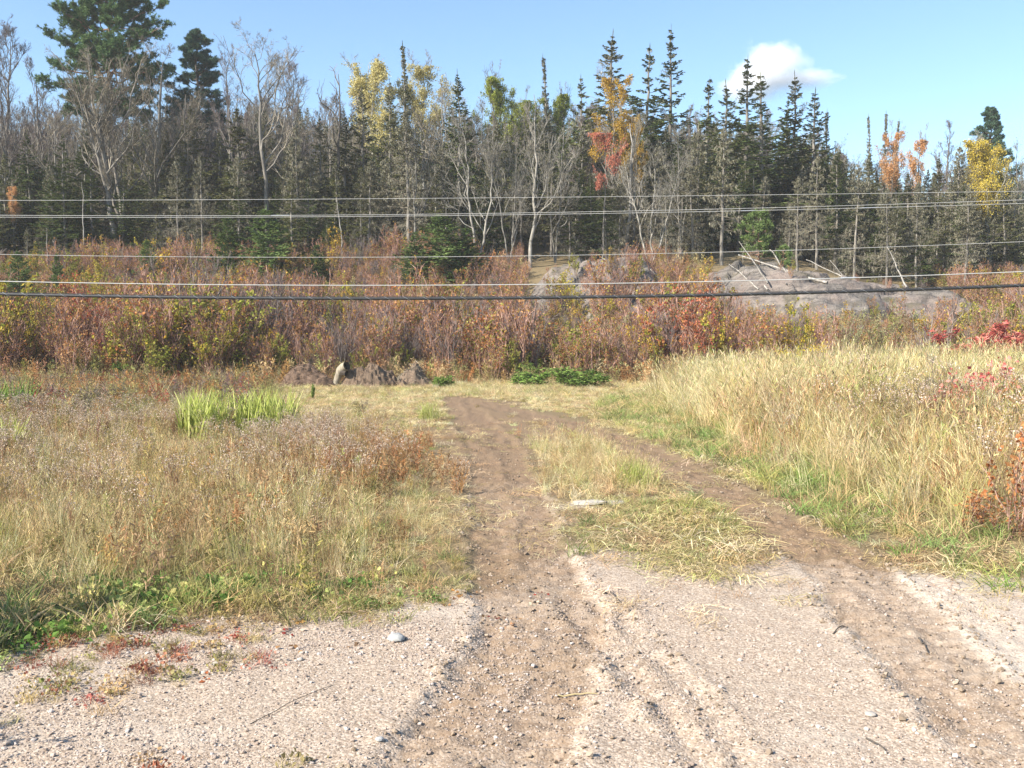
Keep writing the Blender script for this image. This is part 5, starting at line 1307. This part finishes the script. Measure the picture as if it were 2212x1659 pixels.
# fallen leaves and sprigs along the verge
x, y = sample(800, -5, .2, 4.0, 7, lambda x, y: in_view(x, y) * np.exp(-((y - np.interp(x, [-3.5, -2.4, -1.2, -.3], [4.9, 5.35, 5.5, 5.8])) / .45) ** 2) * .5)
sow('fallen_leaves', 'scattered fallen red and brown leaves along the verge of the gravel', [('litter', x, y, RNG.uniform(.35, .75, len(x)), pal(len(x), [(.36, .12, .05), (.25, .14, .08), (.42, .24, .09), (.42, .35, .27), (.28, .05, .04)], [.25, .25, .15, .2, .15]))])
x, y = sample(900, -4, .5, 3.2, 5.6, lambda x, y: in_view(x, y) * sst(-.4, -1.6, x) * sst(.42, .6, fbm(x * 1.1, y * 1.5, 3, 5)) * (in_poly(GRAVEL, x, y)))
sow('gravel_sprigs', 'tiny reddish and green sprigs growing in the gravel at lower left', [('clover', x[::2], y[::2], RNG.uniform(.25, .55, len(x[::2])), pal(len(x[::2]), [(.30, .12, .08), OLIVE, (.36, .26, .13)], [.4, .35, .25])), ('short', x[1::2], y[1::2], RNG.uniform(.25, .6, len(x[1::2])), pal(len(x[1::2]), [OLIVE, TAN, (.28, .12, .08)], [.35, .35, .3]))])

# ------------------------------------------------------------------ pebbles and clods
def blob(name, mat, seed, fl=.65, rough=.25, sub=1):
    import bmesh
    bm = bmesh.new(); bmesh.ops.create_icosphere(bm, subdivisions=sub, radius=1.0); r = np.random.default_rng(seed)
    for v in bm.verts:
        v.co *= 1 + r.normal(0, rough * .5); v.co.x *= 1.15; v.co.z *= fl
    me_ = bpy.data.meshes.new(name); bm.to_mesh(me_); bm.free(); me_.materials.append(mat)
    for p in me_.polygons: p.use_smooth = sub > 1
    return me_
def strew(name, label, x, y, s, meshes, sink=.3):
    z = ground(x, y)[0] + s * sink
    n = len(x); return scatter(name, meshes, np.stack([x, y, z], -1), np.stack([RNG.normal(0, .35, n), RNG.normal(0, .35, n), RNG.uniform(0, 6.28, n)], -1), s, RNG.integers(0, len(meshes), n), None, label)
peb = [blob('pebble', M['pebble'], i) for i in range(5)]
x, y = sample(260000, -6, 6, 3.0, 7.6, lambda x, y: in_view(x, y, .6) * in_poly(GRAVEL, x, y) * (.25 + .75 * sst(.4, .62, fbm(x * 1.4, y * 1.4, 3, 6))) * np.where(x > .8, .5, 1) * sst(8, 4, y))
s = .0026 * np.exp(RNG.exponential(.34, len(x))); s = np.minimum(s, .012)
strew('gravel', 'loose pinkish gravel pebbles strewn over the near ground', x, y, s, peb)
cl = [blob('clod', M['clod'], 20 + i, .8, .5) for i in range(4)]
x, y = sample(420000, -3, 5, 3.2, 17, lambda x, y: in_view(x, y, .6) * np.clip((lambda g_: .05 * g_[1] + .22 * g_[2])(ground(x, y)), 0, 1) * sst(18, 6, y))
s = np.minimum(.0042 * np.exp(RNG.exponential(.36, len(x))), .015)
strew('mud_clods', 'crumbled mud clods along the edges of the wheel ruts', x, y, s, cl, .45)

def stone(dx, dy, w_, h_, mat, label, seed, name='stone'):
    x, y = G(dx, dy); me_ = blob(name, M[mat], seed, h_ / w_, .16, 3)
    o = put(name, me_, None, (x, y, float(gz(x, y)[0]) + h_ * .25), label, 'stone', 'single stones on the gravel'); o.scale = (w_ / 2.2,) * 3; o.rotation_euler = (0, .05, seed)
    md = None
    return o
stone(856, 1382, .10, .05, 'stone_grey', 'smooth grey stone lying on the gravel left of the track', 2)
stone(466, 1438, .035, .025, 'stone_white', 'small white stone on the gravel beneath the verge, largest of the white ones', 3)
stone(648, 1425, .03, .02, 'stone_white', 'tiny white pebble on the gravel between verge and track', 4)
stone(925, 1384, .025, .02, 'stone_white', 'tiny white pebble just right of the smooth grey stone', 5)
stone(440, 1455, .03, .022, 'stone_white', 'white pebble just below the largest white stone', 6)
stone(820, 1604, .035, .02, 'stone_grey', 'small dark-sided stone low on the gravel', 7)
stone(1880, 1545, .05, .02, 'stone_white', 'flat pale stone on the gravel at the lower right', 8)
stone(1270, 1088, .34, .016, 'stone_white', 'flat whitish patch of sand level with the ground between the wheel tracks', 9, 'sand_patch')  # pale sandy patch, built as two flattened blobs
stone(1330, 1087, .22, .014, 'stone_white', 'second smaller flat whitish patch of sand right beside the first between the tracks', 10, 'sand_patch')

def stick(a, b, r, mat, label, arch=.01):
    pa = np.array([*G(*a), 0]); pb = np.array([*G(*b), 0]); K = 8; s = np.linspace(0, 1, K)[:, None]; P = pa * (1 - s) + pb * s
    P[:, :2] += np.cumsum(RNG.normal(0, .0012, (K, 2)), 0); P[:, 2] = gz(P[:, 0], P[:, 1]) + r * .7 + arch * 4 * s[:, 0] * (1 - s[:, 0])
    o0 = P[0].copy(); mb = MB(); mb.tubes((P - o0)[None], r * np.linspace(1, .6, K)[None], 6)
    put('stick', mb.mesh('stick', [M[mat]], True), None, o0, label, 'stick', 'sticks and stalks lying on the ground')
stick((1205, 1499), (1292, 1500), .004, 'straw', 'pale straight stick lying across the mud below the middle of the track')
stick((1308, 1275), (1342, 1305), .004, 'bark_dark', 'dark twig lying at the top of the gravel right of the track')
stick((1800, 1372), (1832, 1355), .004, 'bark_dark', 'short dark twig on the pale gravel at the right')
stick((1985, 1378), (2004, 1405), .005, 'bark_dark', 'stubby dark twig beside the right wheel rut')
stick((540, 1565), (720, 1480), .0018, 'bark_dark', 'long thin dark twig lying on the gravel at lower left')
stick((240, 1330), (440, 1375), .004, 'straw', 'long pale stalk lying at the edge of the verge')
stick((215, 1322), (330, 1352), .006, 'straw', 'bleached stalk beside the long pale stalk at the verge')
stick((1870, 1595), (1920, 1630), .004, 'bark_dark', 'thin dark twig at the lower right of the gravel')

# ------------------------------------------------------------------ single plants
def plant(name, label, kind, dx, base_dy, h, wide=1.0, v=0, z=None, cat='plant', Y=None):
    if Y is None: x, y = G(dx, base_dy)
    else: y = Y; x = at(dx, base_dy, Y)[0]
    me_ = SH[kind][v % len(SH[kind])]; H0 = HC.get(kind) or max(c.co.z for c in me_.vertices); HC[kind] = H0
    s = h / H0; o = put(name, me_, None, (x, y, float(gz(x, y)[0]) - .01), label, cat); o.scale = (s * wide, s * wide, s); o.rotation_euler = (0, 0, RNG.uniform(0, 6.28)); return o
SH['rosy'] = [shrub_mesh('rosy_leaf_plant', .9, 9, 5, 4, .45, 'twig_red', 'leaf_rust', 260, .055, tw=.004, lstart=.1, asp=.7) for k in range(2)]
SH['bramble'] = [shrub_mesh('red_leaf_bramble', .8, 9, 5, 4, .55, 'twig_red', 'leaf_crimson', 150, .06, tw=.004, lstart=.45, asp=.7) for k in range(2)]
SH['nettle'] = [shrub_mesh('green_weed', .6, 16, 6, 4, .5, 'twig_brown', 'leaf_green', 1500, .06, tw=.004, lstart=.05, asp=.55) for k in range(2)]
SH['goldenrod'] = [shrub_mesh('goldenrod', 1.0, 7, 6, 4, .22, 'twig_brown', 'flower_yellow', 500, .03, tw=.004, lstart=.82, asp=.9) for k in range(2)]
SH['darkweed'] = [shrub_mesh('dark_seeded_weed', .9, 8, 7, 6, .4, 'twig_grey', None, 0, tw=.006, k4=2) for k in range(2)]
plant('red_leaf_sapling', 'sapling with orange-red leaves cut by the right end of the picture', 'rosy', 2205, 1090, .95, .8, 0, Y=7.6)
plant('red_leaf_sapling', 'low brown-red leafed sapling at the foot of the bank near the right end', 'rosy', 2100, 1100, .42, 1.5, 1, Y=7.7)
plant('red_leaf_sapling', 'low rusty sapling between the bank foot and the right end of the picture', 'rosy', 2180, 1110, .40, 1.5, 0, Y=7.4)
plant('red_bramble', 'crimson-leaved bramble arching over the bank top near the right end', 'bramble', 2140, 800, .95, 1.3, 0, Y=12.5)
plant('red_bramble', 'crimson-leaved bramble left of the larger one on the bank', 'bramble', 2060, 840, .8, 1.1, 1, Y=12.0)
plant('red_bramble', 'few red leaves among the tan weeds low on the bank', 'bramble', 2015, 880, .62, 1.0, 0, Y=11.5)
plant('red_bramble', 'crimson bramble cut by the right end of the picture', 'bramble', 2205, 830, .9, 1.0, 1, Y=11.8)
plant('dark_weed', 'dark grey seeded weed standing on the bank left of the brambles', 'darkweed', 2040, 800, 1.0, .9, 0, Y=13.0)
plant('dark_weed', 'dark grey seeded weed, shorter, right of the first on the bank', 'darkweed', 1990, 830, .85, .9, 1, Y=12.5)
for i, (dx, tp) in enumerate([(1690, 737), (1720, 742), (1750, 725), (1772, 732)]):
    p = at(dx, tp, 20.5); plant('goldenrod', ['first and leftmost yellow goldenrod plume over the bank top', 'low yellow goldenrod plume second from the left over the bank', 'tallest yellow goldenrod plume over the bank top', 'rightmost yellow goldenrod plume over the bank top'][i], 'goldenrod', dx, tp, float(p[2] - gz(p[0], 20.5)[0]), .8, i % 2, Y=20.5)
plant('green_weed', 'large patch of fresh green leafy weeds at the end of the track, nearest the bank', 'nettle', 1250, 829, .62, 3.0, 0, Y=25.6)
plant('green_weed', 'fresh green leafy weeds left of the large patch at the end of the track', 'nettle', 1145, 826, .5, 2.8, 1, Y=25.8)
plant('green_weed', 'small green leafy weeds by the turf heap', 'nettle', 955, 826, .4, 1.8, 0, Y=25.7)
plant('green_weed', 'small upright dark green weed before the brown earth heap', 'nettle', 675, 862, .38, .35, 1)
plant('roadside_bush', 'leafy bush on the verge, just past the left end of the picture', 'olive', -590, 1400, 1.35, 1.3, 0, cat='shrub')
plant('roadside_bush', 'second leafy bush behind the first, past the left end of the verge', 'olive', -520, 1365, 1.3, 1.3, 2, cat='shrub')
plant('roadside_bush', 'dense green bush between the leafy bushes past the left end', 'green', -640, 1440, 1.3, 1.2, 0, cat='shrub')
plant('roadside_bush', 'leafy bush standing beside the gravel, just out of the left end', 'olive', -470, 1690, .62, 1.0, 1, cat='shrub')

fallen((1575, 600), (1640, 650), .05, 'thin dead trunk low on the slab, left of the short pale one')
fallen((1740, 560), (1830, 610), .045, 'thin dead trunk on the right shoulder of the slab', Ya=41, Yb=39.5)
fallen((1690, 575), (1700, 640), .04, 'steep thin stick between the crossing trunks on the slab')
# ------------------------------------------------------------------ thin veil added in the air to lift the dark forest shadows
mh = bpy.data.materials.new('added_veil'); mh.use_nodes = True; nh = mh.node_tree; nh.nodes.clear()
oh = nh.nodes.new('ShaderNodeOutputMaterial'); vh = nh.nodes.new('ShaderNodeVolumePrincipled')
vh.inputs['Color'].default_value = (.92, .95, 1, 1); vh.inputs['Density'].default_value = .0006; nh.links.new(vh.outputs[0], oh.inputs['Volume'])
mb = MB(); c0, c1 = np.array([-175., -95., -1.5]), np.array([175., 225., 30.])
Vh = np.array([[(c0, c1)[i][0], (c0, c1)[j][1], (c0, c1)[k][2]] for i in (0, 1) for j in (0, 1) for k in (0, 1)])
mb.add(Vh, [(0, 1, 3, 2), (4, 6, 7, 5), (0, 4, 5, 1), (2, 3, 7, 6), (0, 2, 6, 4), (1, 5, 7, 3)])
put('added_veil', mb.mesh('added_veil', [mh]), kind='stuff', label='thin pale veil added in the air to lift the forest shadows')
# ------------------------------------------------------------------ cloud
def cloud():
    m = bpy.data.materials.new('cloud'); m.use_nodes = True; n = m.node_tree; n.nodes.clear()
    out = n.nodes.new('ShaderNodeOutputMaterial'); tc = n.nodes.new('ShaderNodeTexCoord')
    ln = n.nodes.new('ShaderNodeVectorMath'); ln.operation = 'LENGTH'; n.links.new(tc.outputs['Object'], ln.inputs[0])
    nz = noise(n, 1.6, 5, .6, tc.outputs['Object'])
    d = mth(n, 'SUBTRACT', mth(n, 'ADD', mth(n, 'SUBTRACT', 1.0, ln.outputs['Value']), mth(n, 'MULTIPLY', nz, 1.3)), .86)
    d = mth(n, 'MULTIPLY', mth(n, 'MAXIMUM', d, 0.0), .16)
    v = n.nodes.new('ShaderNodeVolumePrincipled'); v.inputs['Color'].default_value = (.98, .98, .99, 1); v.inputs['Anisotropy'].default_value = 0.0
    n.links.new(d, v.inputs['Density']); n.links.new(v.outputs[0], out.inputs['Volume'])
    e = bpy.data.objects.new('cloud', None); COL.objects.link(e); e.location = at(1664, 156, 900)
    tag(e, 'small white cloud drifting above the spruces at the right', 'cloud')
    u = 900 / FPX
    for nm, (ox, oz), (rx, ry, rz) in (('cloud_lobe', (0, 8), (95, 70, 76)), ('cloud_lobe', (70, -14), (95, 45, 30)), ('cloud_lobe', (-45, -26), (85, 50, 52))):
        me_ = blob('cloud_lobe', m, 3, 1.0, 0.0, 3)
        for vv in me_.vertices: vv.co.x /= 1.15
        o = put(nm, me_, e, (ox * u, 0, oz * u)); o.scale = (rx * u, ry * u, rz * u)
cloud()
